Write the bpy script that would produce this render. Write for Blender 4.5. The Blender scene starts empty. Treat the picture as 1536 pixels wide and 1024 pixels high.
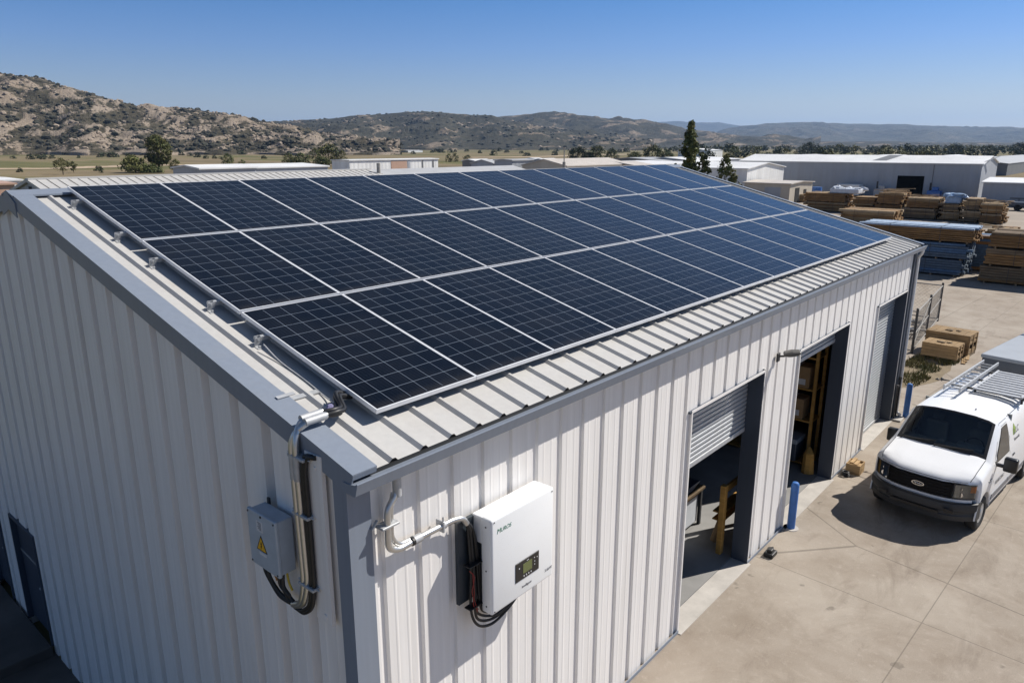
import bpy, bmesh, math, random
from mathutils import Vector, Matrix, noise
random.seed(7)
R = math.radians
sc = bpy.context.scene
col = sc.collection
PI = math.pi

# ------------------------------------------------------------------ camera
CAM = Vector((-3.249, -4.595, 7.503))
YAW, PITCH, FPX = R(40.834), R(-15.005), 1093.16
FWD = Vector((math.cos(YAW)*math.cos(PITCH), math.sin(YAW)*math.cos(PITCH), math.sin(PITCH)))
RGT = Vector((math.sin(YAW), -math.cos(YAW), 0))
UPV = RGT.cross(FWD)
cd = bpy.data.cameras.new('camera')
cam = bpy.data.objects.new('camera', cd)
col.objects.link(cam)
cd.sensor_width = 36
cd.lens = FPX/1536*36
cd.clip_start = 0.05
cd.clip_end = 60000
mm = Matrix((RGT, UPV, -FWD)).transposed().to_4x4()
mm.translation = CAM
cam.matrix_world = mm
sc.camera = cam

# survey of the site: a sight line from the tripod met with a known plane
def ray(px, py):
    return FWD + RGT*((px-768)/FPX) - UPV*((py-512)/FPX)
def on(px, py, axis, val):
    v = ray(px, py)
    return CAM + v*((val-CAM[axis])/v[axis])
def G(px, py, z=0.0):
    return on(px, py, 2, z)
def far(px, py, d):
    return CAM + ray(px, py)*d

# ------------------------------------------------------------------ world, sun
SUN = Vector((0.583, -0.31, 0.665)).normalized()
EL = math.asin(SUN.z)
AZ = math.atan2(SUN.x, SUN.y)
w = bpy.data.worlds.new('World')
sc.world = w
w.use_nodes = True
nt = w.node_tree
bg = nt.nodes['Background']
sky = nt.nodes.new('ShaderNodeTexSky')
sky.sky_type = 'NISHITA'
sky.sun_disc = False
sky.sun_elevation = EL
sky.sun_rotation = AZ
sky.altitude = 900
sky.air_density = 1.0
sky.dust_density = 0.1
sky.ozone_density = 3.5
# clear dry air: the blue deepens with height above the horizon
tc = nt.nodes.new('ShaderNodeTexCoord'); sxyz = nt.nodes.new('ShaderNodeSeparateXYZ'); rmp = nt.nodes.new('ShaderNodeValToRGB'); mlt = nt.nodes.new('ShaderNodeMix')
mlt.data_type = 'RGBA'; mlt.blend_type = 'MULTIPLY'; mlt.inputs[0].default_value = 1
nt.links.new(tc.outputs['Generated'], sxyz.inputs[0]); nt.links.new(sxyz.outputs[2], rmp.inputs[0])
e = rmp.color_ramp.elements
for q, c in ((.0, (1.06, .94, .92)), (.05, (1.05, .93, .93)), (.12, (.68, .83, 1.14)), (.19, (.35, .73, 1.13)), (.27, (.62, .77, .98)), (.42, (.92, .88, .88)), (.75, (.98, .90, .86))):
    x = e.new(q) if q > 0 else e[0]
    x.color = (*c, 1)
e[-1].color = (.98, .90, .86, 1)
nt.links.new(sky.outputs[0], mlt.inputs[6]); nt.links.new(rmp.outputs[0], mlt.inputs[7]); nt.links.new(mlt.outputs[2], bg.inputs[0])
bg.inputs[1].default_value = 0.068
sl = bpy.data.lights.new('sun', 'SUN')
sl.energy = 5.0
sl.angle = R(0.53)
sl.color = (1.0, 0.95, 0.88)
so = bpy.data.objects.new('sun', sl)
so.rotation_euler = (-SUN).to_track_quat('-Z', 'Y').to_euler()
so.location = (0, 0, 60)
col.objects.link(so)
sc.view_settings.view_transform = 'Standard'
sc.view_settings.look = 'None'
sc.view_settings.exposure = 0.40
sc.view_settings.gamma = 1
sc.cycles.max_bounces = 8
sc.cycles.volume_bounces = 0
sc.cycles.use_denoising = True

# ------------------------------------------------------------------ materials
def lin(*c):
    return tuple((x/255/12.92 if x/255 <= .04045 else ((x/255+.055)/1.055)**2.4) for x in c)

class NT:
    def __init__(s, name):
        s.m = bpy.data.materials.new(name)
        s.m.use_nodes = True
        s.t = s.m.node_tree
        s.b = s.t.nodes['Principled BSDF']
        s.out = s.t.nodes['Material Output']
    def n(s, typ, **kw):
        x = s.t.nodes.new(typ)
        for k, v in kw.items():
            setattr(x, k, v)
        return x
    def l(s, a, b):
        s.t.links.new(a, b)
    def math(s, op, a, b=None, c=None, clamp=False):
        x = s.n('ShaderNodeMath', operation=op, use_clamp=clamp)
        for i, v in enumerate((a, b, c)):
            if v is None: continue
            if isinstance(v, (int, float)): x.inputs[i].default_value = v
            else: s.l(v, x.inputs[i])
        return x.outputs[0]
    def pos(s):
        return s.n('ShaderNodeNewGeometry').outputs['Position']
    def objc(s):
        return s.n('ShaderNodeTexCoord').outputs['Object']
    def map(s, vec, scale=(1, 1, 1), rot=(0, 0, 0), loc=(0, 0, 0)):
        x = s.n('ShaderNodeMapping')
        s.l(vec, x.inputs[0])
        x.inputs['Scale'].default_value = scale
        x.inputs['Rotation'].default_value = rot
        x.inputs['Location'].default_value = loc
        return x.outputs[0]
    def noise(s, vec, scale, detail=4, rough=.55, dist=0):
        x = s.n('ShaderNodeTexNoise')
        s.l(vec, x.inputs['Vector'])
        x.inputs['Scale'].default_value = scale
        x.inputs['Detail'].default_value = detail
        x.inputs['Roughness'].default_value = rough
        x.inputs['Distortion'].default_value = dist
        return x.outputs[0]
    def ramp(s, fac, *stops):
        x = s.n('ShaderNodeValToRGB')
        e = x.color_ramp.elements
        while len(e) < len(stops): e.new(.5)
        for i, (p, c) in enumerate(stops):
            e[i].position = p
            e[i].color = (c, c, c, 1) if isinstance(c, (int, float)) else (*c, 1)
        s.l(fac, x.inputs[0])
        return x.outputs[0]
    def mix(s, fac, a, b, mode='MIX'):
        x = s.n('ShaderNodeMix', data_type='RGBA', blend_type=mode)
        for i, v in ((0, fac), (6, a), (7, b)):
            if isinstance(v, (int, float)): x.inputs[i].default_value = v if i == 0 else (v, v, v, 1)
            elif isinstance(v, tuple): x.inputs[i].default_value = (*v[:3], 1)
            else: s.l(v, x.inputs[i])
        return x.outputs[2]
    def bump(s, h, strength=.3, dist=.01):
        x = s.n('ShaderNodeBump')
        x.inputs['Strength'].default_value = strength
        x.inputs['Distance'].default_value = dist
        s.l(h, x.inputs['Height'])
        s.l(x.outputs[0], s.b.inputs['Normal'])
    def base(s, c):
        if isinstance(c, tuple): s.b.inputs['Base Color'].default_value = (*c[:3], 1)
        else: s.l(c, s.b.inputs['Base Color'])
    def set(s, rough=None, metal=None, spec=None):
        if rough is not None:
            if isinstance(rough, (int, float)): s.b.inputs['Roughness'].default_value = rough
            else: s.l(rough, s.b.inputs['Roughness'])
        if metal is not None: s.b.inputs['Metallic'].default_value = metal
        if spec is not None: s.b.inputs['Specular IOR Level'].default_value = spec

MATS = {}
def mat(name, c, rough=.6, metal=0, spec=.5, var=.12, vs=3.0, bump=0, bs=40.0, stretch=(1, 1, 1)):
    """plain surface with tone variation and fine bump"""
    if name in MATS: return MATS[name]
    t = NT(name)
    p = t.map(t.pos(), stretch)
    n1 = t.noise(p, vs, 5, .6)
    f = t.ramp(n1, (.25, 1-var), (.75, 1+var*.6))
    t.base(t.mix(1.0, c, f, 'MULTIPLY'))
    t.set(rough, metal, spec)
    if bump: t.bump(t.noise(p, bs, 4), bump, .01)
    MATS[name] = t.m
    return t.m

def streaky(name, c, dirt=(.2, .17, .13), rough=.45, amt=.25, sx=1.6, metal=0, spec=.4):
    """painted sheet metal with vertical run marks"""
    t = NT(name)
    p = t.pos()
    a = t.noise(t.map(p, (sx*3.2, sx*3.2, .22)), 1.0, 6, .65)
    b = t.noise(p, .8, 4)
    c2 = t.noise(t.map(p, (16, 16, .6)), 1.0, 3)
    f = t.math('MULTIPLY', t.ramp(a, (.45, 0.0), (.85, 1.0)), t.ramp(b, (.3, .2), (.7, 1.0)))
    f = t.math('MULTIPLY', f, amt)
    k = t.ramp(c2, (.3, .95), (.7, 1.03))
    t.base(t.mix(f, t.mix(1.0, c, k, 'MULTIPLY'), dirt))
    t.set(rough, metal, spec)
    t.bump(b, .08, .02)
    MATS[name] = t.m
    return t.m

M_wall = streaky('white_cladding', (.80, .775, .745), amt=.30)
M_roof = streaky('roof_sheeting', (.47, .46, .44), dirt=(.30, .24, .18), amt=.35, sx=.7)
M_slate = streaky('slate_trim', (.20, .23, .28), dirt=(.30, .29, .27), amt=.22, rough=.42, sx=1)
M_jamb = streaky('dark_slate_trim', (.045, .058, .082), dirt=(.10, .10, .10), amt=.25, rough=.45)
M_shutter = streaky('shutter_steel', (.37, .39, .41), dirt=(.25, .24, .22), amt=.4, rough=.4, metal=.25)
M_dark = mat('interior_shade_black', (.009, .008, .0075), .8)  # near-black colour stands in for the shade inside openings
M_alu = mat('brushed_aluminium', (.74, .75, .77), .4, .15, var=.08, vs=9)
M_alum2 = mat('galvanised_steel', (.44, .45, .46), .6, .4, var=.2, vs=14)
M_steel = mat('conduit_steel', (.56, .56, .55), .36, .88, var=.1, vs=20)
M_black = mat('black_rubber', (.012, .012, .013), .5, var=.3, vs=15)
M_red = mat('red_wire', (.25, .015, .012), .5)
M_yel = mat('yellow_wire', (.45, .33, .03), .5)
M_brz = mat('copper_wire', (.33, .16, .05), .5)
M_inv = mat('white_powder_coat', (.80, .81, .81), .35, var=.03, vs=2, bump=.05, bs=300)
M_inv2 = mat('grey_powder_coat', (.38, .43, .48), .45, var=.14, vs=6, bump=.05, bs=250)
M_invd = mat('charcoal_casting', (.03, .04, .05), .5, var=.2)
M_grille = mat('grille_black', (.006, .006, .007), .6, spec=.2)
M_refl = mat('reflector', (.30, .31, .32), .2, .7, var=.2, vs=25)
M_blk = mat('black_plastic', (.014, .014, .015), .35, var=.2, vs=8)
M_lcd = mat('display_green', (.13, .15, .055), .25, var=.05)
M_btn = mat('button_grey', (.55, .55, .55), .5)
M_green = mat('logo_green', (.02, .16, .09), .5, var=.05)
M_ink = mat('grey_ink', (.12, .12, .13), .6, var=.05)
M_label = mat('label_white', (.55, .56, .58), .6, var=.06)
M_warn = mat('warning_yellow', (.72, .40, .02), .5, var=.05)
M_blue = mat('blue_bollard_paint', (.045, .15, .42), .5, var=.25, vs=6, bump=.1)
M_bluet = mat('blue_painted_timber', (.07, .135, .235), .75, var=.35, vs=5, bump=.3, bs=30)
M_bluet2 = mat('faded_blue_timber', (.085, .12, .165), .8, var=.35, vs=6, bump=.3, bs=30)
M_tarp = mat('blue_wrap', (.30, .42, .58), .4, var=.3, vs=3)
M_film = mat('white_shrink_wrap', (.62, .65, .69), .3, var=.2, vs=2)
M_card = mat('cardboard', (.30, .19, .09), .8, var=.2, vs=6)
M_conc2 = mat('pale_concrete', (.46, .43, .39), .85, var=.22, vs=2.5, bump=.2, bs=60)
M_floor = mat('workshop_floor', (.24, .235, .225), .7, var=.25, vs=1.5, bump=.1, bs=60)
M_bark = mat('bark', (.11, .08, .055), .9, var=.3, vs=6, bump=.4, bs=20)
M_van = mat('van_white_paint', (.78, .785, .79), .22, var=.03, vs=1.2)
M_bump = mat('bumper_plastic', (.028, .03, .033), .55, var=.15, vs=12)
M_tyre = mat('tyre_rubber', (.018, .018, .018), .8, var=.25, vs=20)
M_rim = mat('wheel_steel', (.48, .49, .50), .35, .5, var=.1)
M_chrome = mat('chrome', (.78, .78, .79), .12, .9, var=.03)
M_amber = mat('amber_lens', (.75, .22, .02), .2, var=.05)
M_dash = mat('dash_vinyl', (.26, .27, .265), .7)
M_seat = mat('seat_cloth', (.30, .30, .29), .85)
M_truck = mat('blue_grey_paint', (.32, .345, .375), .5, var=.08, vs=2)
M_truckd = mat('dark_slate_paint', (.06, .075, .10), .35, var=.1)
M_iron = mat('dark_iron', (.05, .05, .052), .6, .3, var=.3, vs=10)
M_weat = mat('weathered_metal', (.33, .31, .28), .6, .3, var=.35, vs=8)

def wood(name, c, dark=.45, ringscale=9):
    t = NT(name)
    p = t.pos()
    a = t.noise(t.map(p, (2.2, .5, 6)), 2.2, 6, .7, .6)
    oi = t.n('ShaderNodeObjectInfo').outputs['Random']
    b = t.noise(p, 1.3, 4)
    f = t.ramp(a, (.3, dark), (.7, 1.12))
    g = t.ramp(b, (.3, .75), (.7, 1.1))
    cc = t.mix(1.0, c, f, 'MULTIPLY')
    cc = t.mix(1.0, cc, g, 'MULTIPLY')
    cc = t.mix(1.0, cc, t.math('ADD', t.math('MULTIPLY', oi, .35), .82), 'MULTIPLY')
    t.base(cc)
    t.set(.8, 0, .25)
    t.bump(a, .25, .01)
    MATS[name] = t.m
    return t.m
M_wood = wood('crate_timber', (.40, .27, .14))
M_raw = wood('sawn_timber', (.46, .35, .22), .6)
M_woodb = wood('stacked_timber', (.29, .165, .068), .40)
M_woodg = wood('greyed_timber', (.23, .165, .10), .45)
M_bluep = mat('pale_blue_timber', (.33, .42, .54), .8, var=.3, vs=6)
M_pine = wood('bright_pine', (.50, .28, .075), .7)
M_rack = mat('rack_aluminium', (.47, .48, .49), .45, .3, var=.12, vs=9)

def panel_glass():
    t = NT('solar_glass')
    sx, sy, _ = [o for o in t.n('ShaderNodeSeparateXYZ').outputs]
    sep = sx.node
    t.l(t.objc(), sep.inputs[0])
    u = t.math('MULTIPLY', t.math('DIVIDE', t.math('SUBTRACT', sx, .022), 1.257), 6)
    v = t.math('MULTIPLY', t.math('DIVIDE', t.math('SUBTRACT', sy, .022), 2.256), 10)
    def line(c, wd, n=1):
        f = t.math('FRACT', t.math('MULTIPLY', c, n) if n != 1 else c)
        d = t.math('MINIMUM', f, t.math('SUBTRACT', 1.0, f))
        return t.math('SUBTRACT', 1.0, t.math('SMOOTH_MIN', t.math('DIVIDE', d, wd*n), 1.0, .3), clamp=True)
    ins = t.math('MULTIPLY', t.math('LESS_THAN', t.math('ABSOLUTE', t.math('SUBTRACT', u, 3.0)), 2.92), t.math('LESS_THAN', t.math('ABSOLUTE', t.math('SUBTRACT', v, 5.0)), 4.93))
    lu = t.math('MULTIPLY', line(u, .0125), ins)
    lv = t.math('MULTIPLY', line(v, .0125), ins)
    mid = t.math('LESS_THAN', t.math('ABSOLUTE', t.math('SUBTRACT', v, 5.0)), .055)
    g = t.math('MAXIMUM', t.math('MAXIMUM', lu, lv), t.math('MULTIPLY', mid, .0))
    bus = t.math('MULTIPLY', line(u, .006, 5), .10)
    g = t.math('MAXIMUM', g, bus)
    cx = t.n('ShaderNodeCombineXYZ')
    t.l(t.math('FLOOR', u), cx.inputs[0]); t.l(t.math('FLOOR', v), cx.inputs[1])
    oi = t.n('ShaderNodeObjectInfo').outputs['Random']
    t.l(t.math('MULTIPLY', oi, 91.0), cx.inputs[2])
    wn = t.n('ShaderNodeTexWhiteNoise', noise_dimensions='3D')
    t.l(cx.outputs[0], wn.inputs['Vector'])
    cell = t.mix(wn.outputs['Value'], (.0012, .0021, .0046), (.0022, .0036, .0074))
    dirt = t.noise(t.pos(), 1.7, 5)
    cell = t.mix(t.math('MULTIPLY', t.ramp(dirt, (.4, 0.0), (.8, 1.0)), .022), cell, (.30, .27, .22))
    edge = t.math('MULTIPLY', t.ramp(t.math('DIVIDE', sy, 2.3), (.0, 1.0), (.06, 0.0)), t.ramp(t.noise(t.pos(), 5, 4), (.3, .2), (.7, 1.0)))
    cell = t.mix(t.math('MULTIPLY', edge, .07), cell, (.34, .30, .24))
    t.base(t.mix(t.math('MULTIPLY', g, .80), cell, (.36, .42, .50)))
    fine = t.noise(t.pos(), 1.1, 2)
    t.set(t.ramp(dirt, (.3, .10), (.8, .20)), 0, .50)
    t.b.inputs['IOR'].default_value = 1.29
    t.bump(fine, .03, .02)
    return t.m
M_cells = panel_glass()

def glass_mat(name, tint=(.6, .68, .66), refl=.12):
    t = NT(name)
    tr = t.n('ShaderNodeBsdfTransparent'); tr.inputs[0].default_value = (*tint, 1)
    gl = t.n('ShaderNodeBsdfGlossy'); gl.inputs['Roughness'].default_value = .03
    fr = t.n('ShaderNodeFresnel'); fr.inputs[0].default_value = 1.75
    mx = t.n('ShaderNodeMixShader')
    t.l(fr.outputs[0], mx.inputs[0]); t.l(tr.outputs[0], mx.inputs[1]); t.l(gl.outputs[0], mx.inputs[2])
    t.l(mx.outputs[0], t.out.inputs[0])
    return t.m
M_wsglass = glass_mat('windscreen_glass', (.80, .87, .84))
M_lens = glass_mat('headlamp_lens', (.85, .87, .88))
M_sideglass = mat('dark_side_glass', (.02, .022, .022), .05, 0, .6, var=.1)

def concrete_yard():
    t = NT('yard_concrete')
    p = t.pos()
    big = t.noise(p, .16, 6, .6, .8)
    mid = t.noise(p, .9, 6, .62, .4)
    fine = t.noise(p, 9, 5, .65)
    speck = t.noise(p, 60, 2, .5)
    c = t.mix(t.ramp(big, (.35, 0.0), (.65, 1.0)), (.285, .240, .194), (.335, .293, .243))
    c = t.mix(t.math('MULTIPLY', t.ramp(mid, (.42, 0.0), (.70, 1.0)), .6), c, (.20, .158, .118))
    c = t.mix(t.math('MULTIPLY', t.ramp(fine, (.55, 0.0), (.8, 1.0)), .35), c, (.50, .45, .39))
    c = t.mix(1.0, c, t.ramp(speck, (.3, .90), (.7, 1.06)), 'MULTIPLY')
    st = t.noise(t.map(p, (.5, 1.2, 1), (0, 0, .5)), .9, 7, .7, 1.0)
    c = t.mix(t.math('MULTIPLY', t.ramp(st, (.54, 0.0), (.70, 1.0)), .55), c, (.15, .118, .09))
    pl = t.noise(t.map(p, (1.0, .6, 1), (0, 0, -.3), (7, 3, 0)), .55, 7, .68, 1.2)
    c = t.mix(t.math('MULTIPLY', t.ramp(pl, (.52, 0.0), (.70, 1.0)), .40), c, (.42, .37, .31))
    sp2 = t.noise(p, 2.6, 3, .5)
    c = t.mix(t.math('MULTIPLY', t.ramp(sp2, (.69, 0.0), (.73, 1.0)), .45), c, (.09, .075, .06))
    # pale washed edge along the building
    sp = t.n('ShaderNodeSeparateXYZ'); t.l(p, sp.inputs[0])
    # tooled joints of the slabs
    q = t.map(p, (1, 1, 1), (0, 0, R(3.0)))
    sq = t.n('ShaderNodeSeparateXYZ'); t.l(q, sq.inputs[0])
    def joint(o, off, per, wd):
        f = t.math('FRACT', t.math('DIVIDE', t.math('SUBTRACT', o, off), per))
        d = t.math('MULTIPLY', t.math('MINIMUM', f, t.math('SUBTRACT', 1.0, f)), per)
        return t.math('LESS_THAN', d, wd)
    j = t.math('MAXIMUM', joint(sq.outputs[0], 9.05, 4.6, .010), joint(sq.outputs[1], -2.45, 4.1, .009))
    vo = t.n('ShaderNodeTexVoronoi', feature='DISTANCE_TO_EDGE')
    t.l(t.mix(.35, p, t.n('ShaderNodeTexNoise').outputs['Color']), vo.inputs['Vector'])
    vo.inputs['Scale'].default_value = .23
    crack = t.math('MULTIPLY', t.math('LESS_THAN', vo.outputs['Distance'], .0022), t.ramp(big, (.45, 0.0), (.5, 1.0)))
    c = t.mix(t.math('MULTIPLY', t.math('MAXIMUM', j, crack), .48), c, (.09, .075, .06))
    t.base(c)
    t.set(.88, 0, .25)
    t.bump(fine, .15, .01)
    return t.m
M_yard = concrete_yard()

def far_ground():
    t = NT('field_ground')
    p = t.pos()
    a = t.noise(t.map(p, (.014, .0055, 0), (0, 0, R(-40))), 1, 6, .55, .6)
    b = t.noise(p, .02, 8, .7)
    d = t.noise(p, .25, 5, .6)
    c = t.ramp(a, (.32, (.095, .100, .040)), (.46, (.135, .128, .056)), (.55, (.21, .165, .10)), (.68, (.145, .118, .072)))
    c = t.mix(t.math('MULTIPLY', t.ramp(b, (.5, 0.0), (.75, 1.0)), .7), c, (.045, .048, .024))
    c = t.mix(t.math('MULTIPLY', t.ramp(d, (.45, 0.0), (.75, 1.0)), .35), c, (.22, .175, .115))
    t.base(c); t.set(.95, 0, .1)
    return t.m
M_field = far_ground()
M_dirtroad = mat('dirt_track', (.42, .32, .215), .95, var=.25, vs=.1)
M_lowyard = mat('shaded_yard_concrete', (.085, .075, .065), .9, var=.35, vs=1.2, bump=.3, bs=30)  # the gable's shade is put into this darker concrete colour
M_apron = mat('gravel_yard', (.30, .255, .205), .95, var=.3, vs=.2, bump=.2, bs=8)

def leafmat(name, c, c2):
    t = NT(name)
    p = t.pos()
    n = t.noise(p, .9, 4, .6)
    oi = t.n('ShaderNodeObjectInfo').outputs['Random']
    cc = t.mix(t.ramp(n, (.3, 0.0), (.7, 1.0)), c, c2)
    cc = t.mix(1.0, cc, t.math('ADD', t.math('MULTIPLY', oi, .5), .75), 'MULTIPLY')
    t.base(cc); t.set(.7, 0, .25)
    MATS[name] = t.m
    return t.m
L_dark = leafmat('dark_leaf', (.024, .036, .014), (.062, .076, .026))
L_mid = leafmat('mid_leaf', (.050, .068, .020), (.125, .135, .038))
L_olive = leafmat('olive_leaf', (.075, .080, .026), (.165, .155, .048))
L_far = leafmat('distant_leaf', (.022, .034, .022), (.052, .066, .036))
L_grass = leafmat('dry_grass', (.055, .062, .020), (.16, .135, .055))

# ------------------------------------------------------------------ mesh builder
class MB:
    def __init__(s):
        s.v = []; s.f = []; s.mi = []; s.sm = []; s.k = 0; s.smooth = False
    def face(s, *pts):
        b = len(s.v); s.v += [Vector(p) for p in pts]
        s.f.append(tuple(range(b, b+len(pts)))); s.mi.append(s.k); s.sm.append(s.smooth)
    def raw(s, vs, fs):
        b = len(s.v); s.v += [Vector(p) for p in vs]
        for f in fs:
            s.f.append(tuple(b+i for i in f)); s.mi.append(s.k); s.sm.append(s.smooth)
    def box(s, a, b):
        x0, y0, z0 = (min(a[i], b[i]) for i in range(3)); x1, y1, z1 = (max(a[i], b[i]) for i in range(3))
        s.raw([(x0,y0,z0),(x1,y0,z0),(x1,y1,z0),(x0,y1,z0),(x0,y0,z1),(x1,y0,z1),(x1,y1,z1),(x0,y1,z1)],
              [(0,3,2,1),(4,5,6,7),(0,1,5,4),(1,2,6,5),(2,3,7,6),(3,0,4,7)])
    def obox(s, c, X, Y, Z):
        c, X, Y, Z = Vector(c), Vector(X), Vector(Y), Vector(Z)
        P = [c+X*i+Y*j+Z*k for k in (-1, 1) for j, i in ((-1,-1),(-1,1),(1,1),(1,-1))]
        s.raw(P, [(0,3,2,1),(4,5,6,7),(0,1,5,4),(1,2,6,5),(2,3,7,6),(3,0,4,7)])
    def bar(s, a, b, wd, ht, up=(0, 0, 1)):
        a, b = Vector(a), Vector(b); d = b-a; L = d.length; d.normalize()
        X = d.cross(Vector(up))
        if X.length < 1e-4: X = d.cross(Vector((1, 0, 0)))
        X.normalize(); Z = X.cross(d)
        s.obox((a+b)/2, X*wd/2, d*L/2, Z*ht/2)
    def rbox(s, a, b, r=.02, seg=2):
        bm = bmesh.new()
        bmesh.ops.create_cube(bm, size=1)
        a, b = Vector(a), Vector(b); c = (a+b)/2; d = b-a
        for v in bm.verts: v.co = Vector((v.co.x*abs(d.x), v.co.y*abs(d.y), v.co.z*abs(d.z)))+c
        bmesh.ops.bevel(bm, geom=bm.edges[:], offset=r, segments=seg, profile=.5, affect='EDGES')
        s.bm(bm); bm.free()
    def bm(s, bm):
        bm.verts.ensure_lookup_table(); bm.verts.index_update()
        s.raw([v.co.copy() for v in bm.verts], [tuple(v.index for v in f.verts) for f in bm.faces])
    def prism(s, poly, f0, f1, caps=True):
        """poly: 2-D points; f0/f1 map a 2-D point to 3-D at both ends"""
        n = len(poly)
        A = [f0(*p) for p in poly]; B = [f1(*p) for p in poly]
        s.raw(A+B, [(i, (i+1) % n, n+(i+1) % n, n+i) for i in range(n)])
        if caps: s.face(*A[::-1]); s.face(*B)
    def loft(s, rings, closed=True, caps=False):
        n = len(rings[0]); b = []
        for r in rings: b += list(r)
        fs = []
        for j in range(len(rings)-1):
            for i in range(n if closed else n-1):
                k = (i+1) % n
                fs.append((j*n+i, j*n+k, (j+1)*n+k, (j+1)*n+i))
        s.raw(b, fs)
        if caps: s.face(*rings[0][::-1]); s.face(*rings[-1])
    def tube(s, pts, r, n=8, caps=True):
        pts = [Vector(p) for p in pts]
        rings = []; prev = None
        for i, p in enumerate(pts):
            t = (pts[min(i+1, len(pts)-1)]-pts[max(i-1, 0)]).normalized()
            if prev is None:
                a = t.cross(Vector((0, 0, 1)))
                if a.length < .05: a = t.cross(Vector((1, 0, 0)))
                a.normalize()
            else:
                a = prev - t*prev.dot(t)
                a.normalize()
            prev = a; bb = t.cross(a)
            rr = r[i] if isinstance(r, (list, tuple)) else r
            rings.append([p+(a*math.cos(2*PI*k/n)+bb*math.sin(2*PI*k/n))*rr for k in range(n)])
        s.loft(rings, True, caps)
    def cyl(s, a, b, r, n=16):
        s.tube([a, b], r, n)
    def blob(s, c, rx, ry, rz, sub=1, jit=.2):
        bm = bmesh.new()
        bmesh.ops.create_icosphere(bm, subdivisions=sub, radius=1)
        for v in bm.verts:
            k = 1+random.uniform(-jit, jit)
            v.co = Vector((v.co.x*rx*k, v.co.y*ry*k, v.co.z*rz*k))+Vector(c)
        s.bm(bm); bm.free()
    def build(s, name, mats, parent=None, local=False, auto=None, merge=False):
        me = bpy.data.meshes.new(name)
        inv = None
        if parent is not None and not local:
            root = parent
            while root.parent: root = root.parent
            inv = root.matrix_basis.inverted()
        me.from_pydata([inv @ p for p in s.v] if inv else s.v, [], s.f)
        for m in (mats if isinstance(mats, (list, tuple)) else [mats]): me.materials.append(m)
        me.polygons.foreach_set('material_index', s.mi)
        if merge or auto is not None:
            bm = bmesh.new(); bm.from_mesh(me)
            bmesh.ops.remove_doubles(bm, verts=bm.verts, dist=1e-4)
            bmesh.ops.recalc_face_normals(bm, faces=bm.faces)
            bm.to_mesh(me); bm.free()
        if auto is not None:
            me.polygons.foreach_set('use_smooth', [True]*len(me.polygons))
            me.set_sharp_from_angle(angle=R(auto))
        elif any(s.sm):
            me.polygons.foreach_set('use_smooth', s.sm)
        me.update()
        o = bpy.data.objects.new(name, me)
        col.objects.link(o)
        if parent is not None: o.parent = parent
        return o

def tag(o, label=None, cat=None, group=None, kind=None):
    if label: o['label'] = label
    if cat: o['category'] = cat
    if group: o['group'] = group
    if kind: o['kind'] = kind
    return o
def thing(name, label, cat, loc=(0, 0, 0), rz=0, group=None):
    o = bpy.data.objects.new(name, None)
    o.empty_display_size = .2
    o.matrix_basis = Matrix.Translation(Vector(loc)) @ Matrix.Rotation(rz, 4, 'Z')
    col.objects.link(o)
    return tag(o, label, cat, group)
def kids(o):
    return [c for c in col.objects if c.parent == o]
def copy_tree(o, parent=None):
    c = o.copy(); col.objects.link(c); c.parent = parent
    for ch in list(o.children): copy_tree(ch, c)
    return c
def smooth_path(pts, r=.06, n=5):
    """polyline with rounded corners"""
    P = [Vector(p) for p in pts]; out = [P[0]]
    for i in range(1, len(P)-1):
        a, b, c = P[i-1], P[i], P[i+1]
        d1 = (a-b); d2 = (c-b)
        k = min(r, d1.length*.49, d2.length*.49)
        p, q = b+d1.normalized()*k, b+d2.normalized()*k
        for j in range(n+1):
            t = j/n
            out.append(p*(1-t)**2+b*2*t*(1-t)+q*t*t)
    out.append(P[-1])
    return out
def spline(pts, n=8):
    P = [Vector(p) for p in pts]; P = [P[0]*2-P[1]]+P+[P[-1]*2-P[-2]]
    out = []
    for i in range(1, len(P)-2):
        for j in range(n):
            t = j/n
            out.append(.5*((2*P[i])+(P[i+1]-P[i-1])*t+(2*P[i-1]-5*P[i]+4*P[i+1]-P[i+2])*t*t+(3*P[i]-P[i-1]-3*P[i+1]+P[i+2])*t**3))
    out.append(P[-2])
    return out
def text(name, body, size, loc, X, Y, m, parent, align='LEFT', ext=.0012, shear=0, world=True):
    cu = bpy.data.curves.new(name, 'FONT')
    cu.body = body; cu.size = size; cu.extrude = ext; cu.align_x = align; cu.shear = shear
    o = bpy.data.objects.new(name, cu); col.objects.link(o)
    dg = bpy.context.evaluated_depsgraph_get()
    me = bpy.data.meshes.new_from_object(o.evaluated_get(dg))
    bpy.data.objects.remove(o)
    X = Vector(X).normalized(); Y = Vector(Y).normalized(); Z = X.cross(Y)
    mx = Matrix((X, Y, Z)).transposed().to_4x4(); mx.translation = Vector(loc)
    if parent is not None and world:
        root = parent
        while root.parent: root = root.parent
        mx = root.matrix_basis.inverted() @ mx
    me.transform(mx)
    me.materials.clear(); me.materials.append(m)
    q = bpy.data.objects.new(name, me); col.objects.link(q)
    if parent is not None: q.parent = parent
    return q
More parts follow.
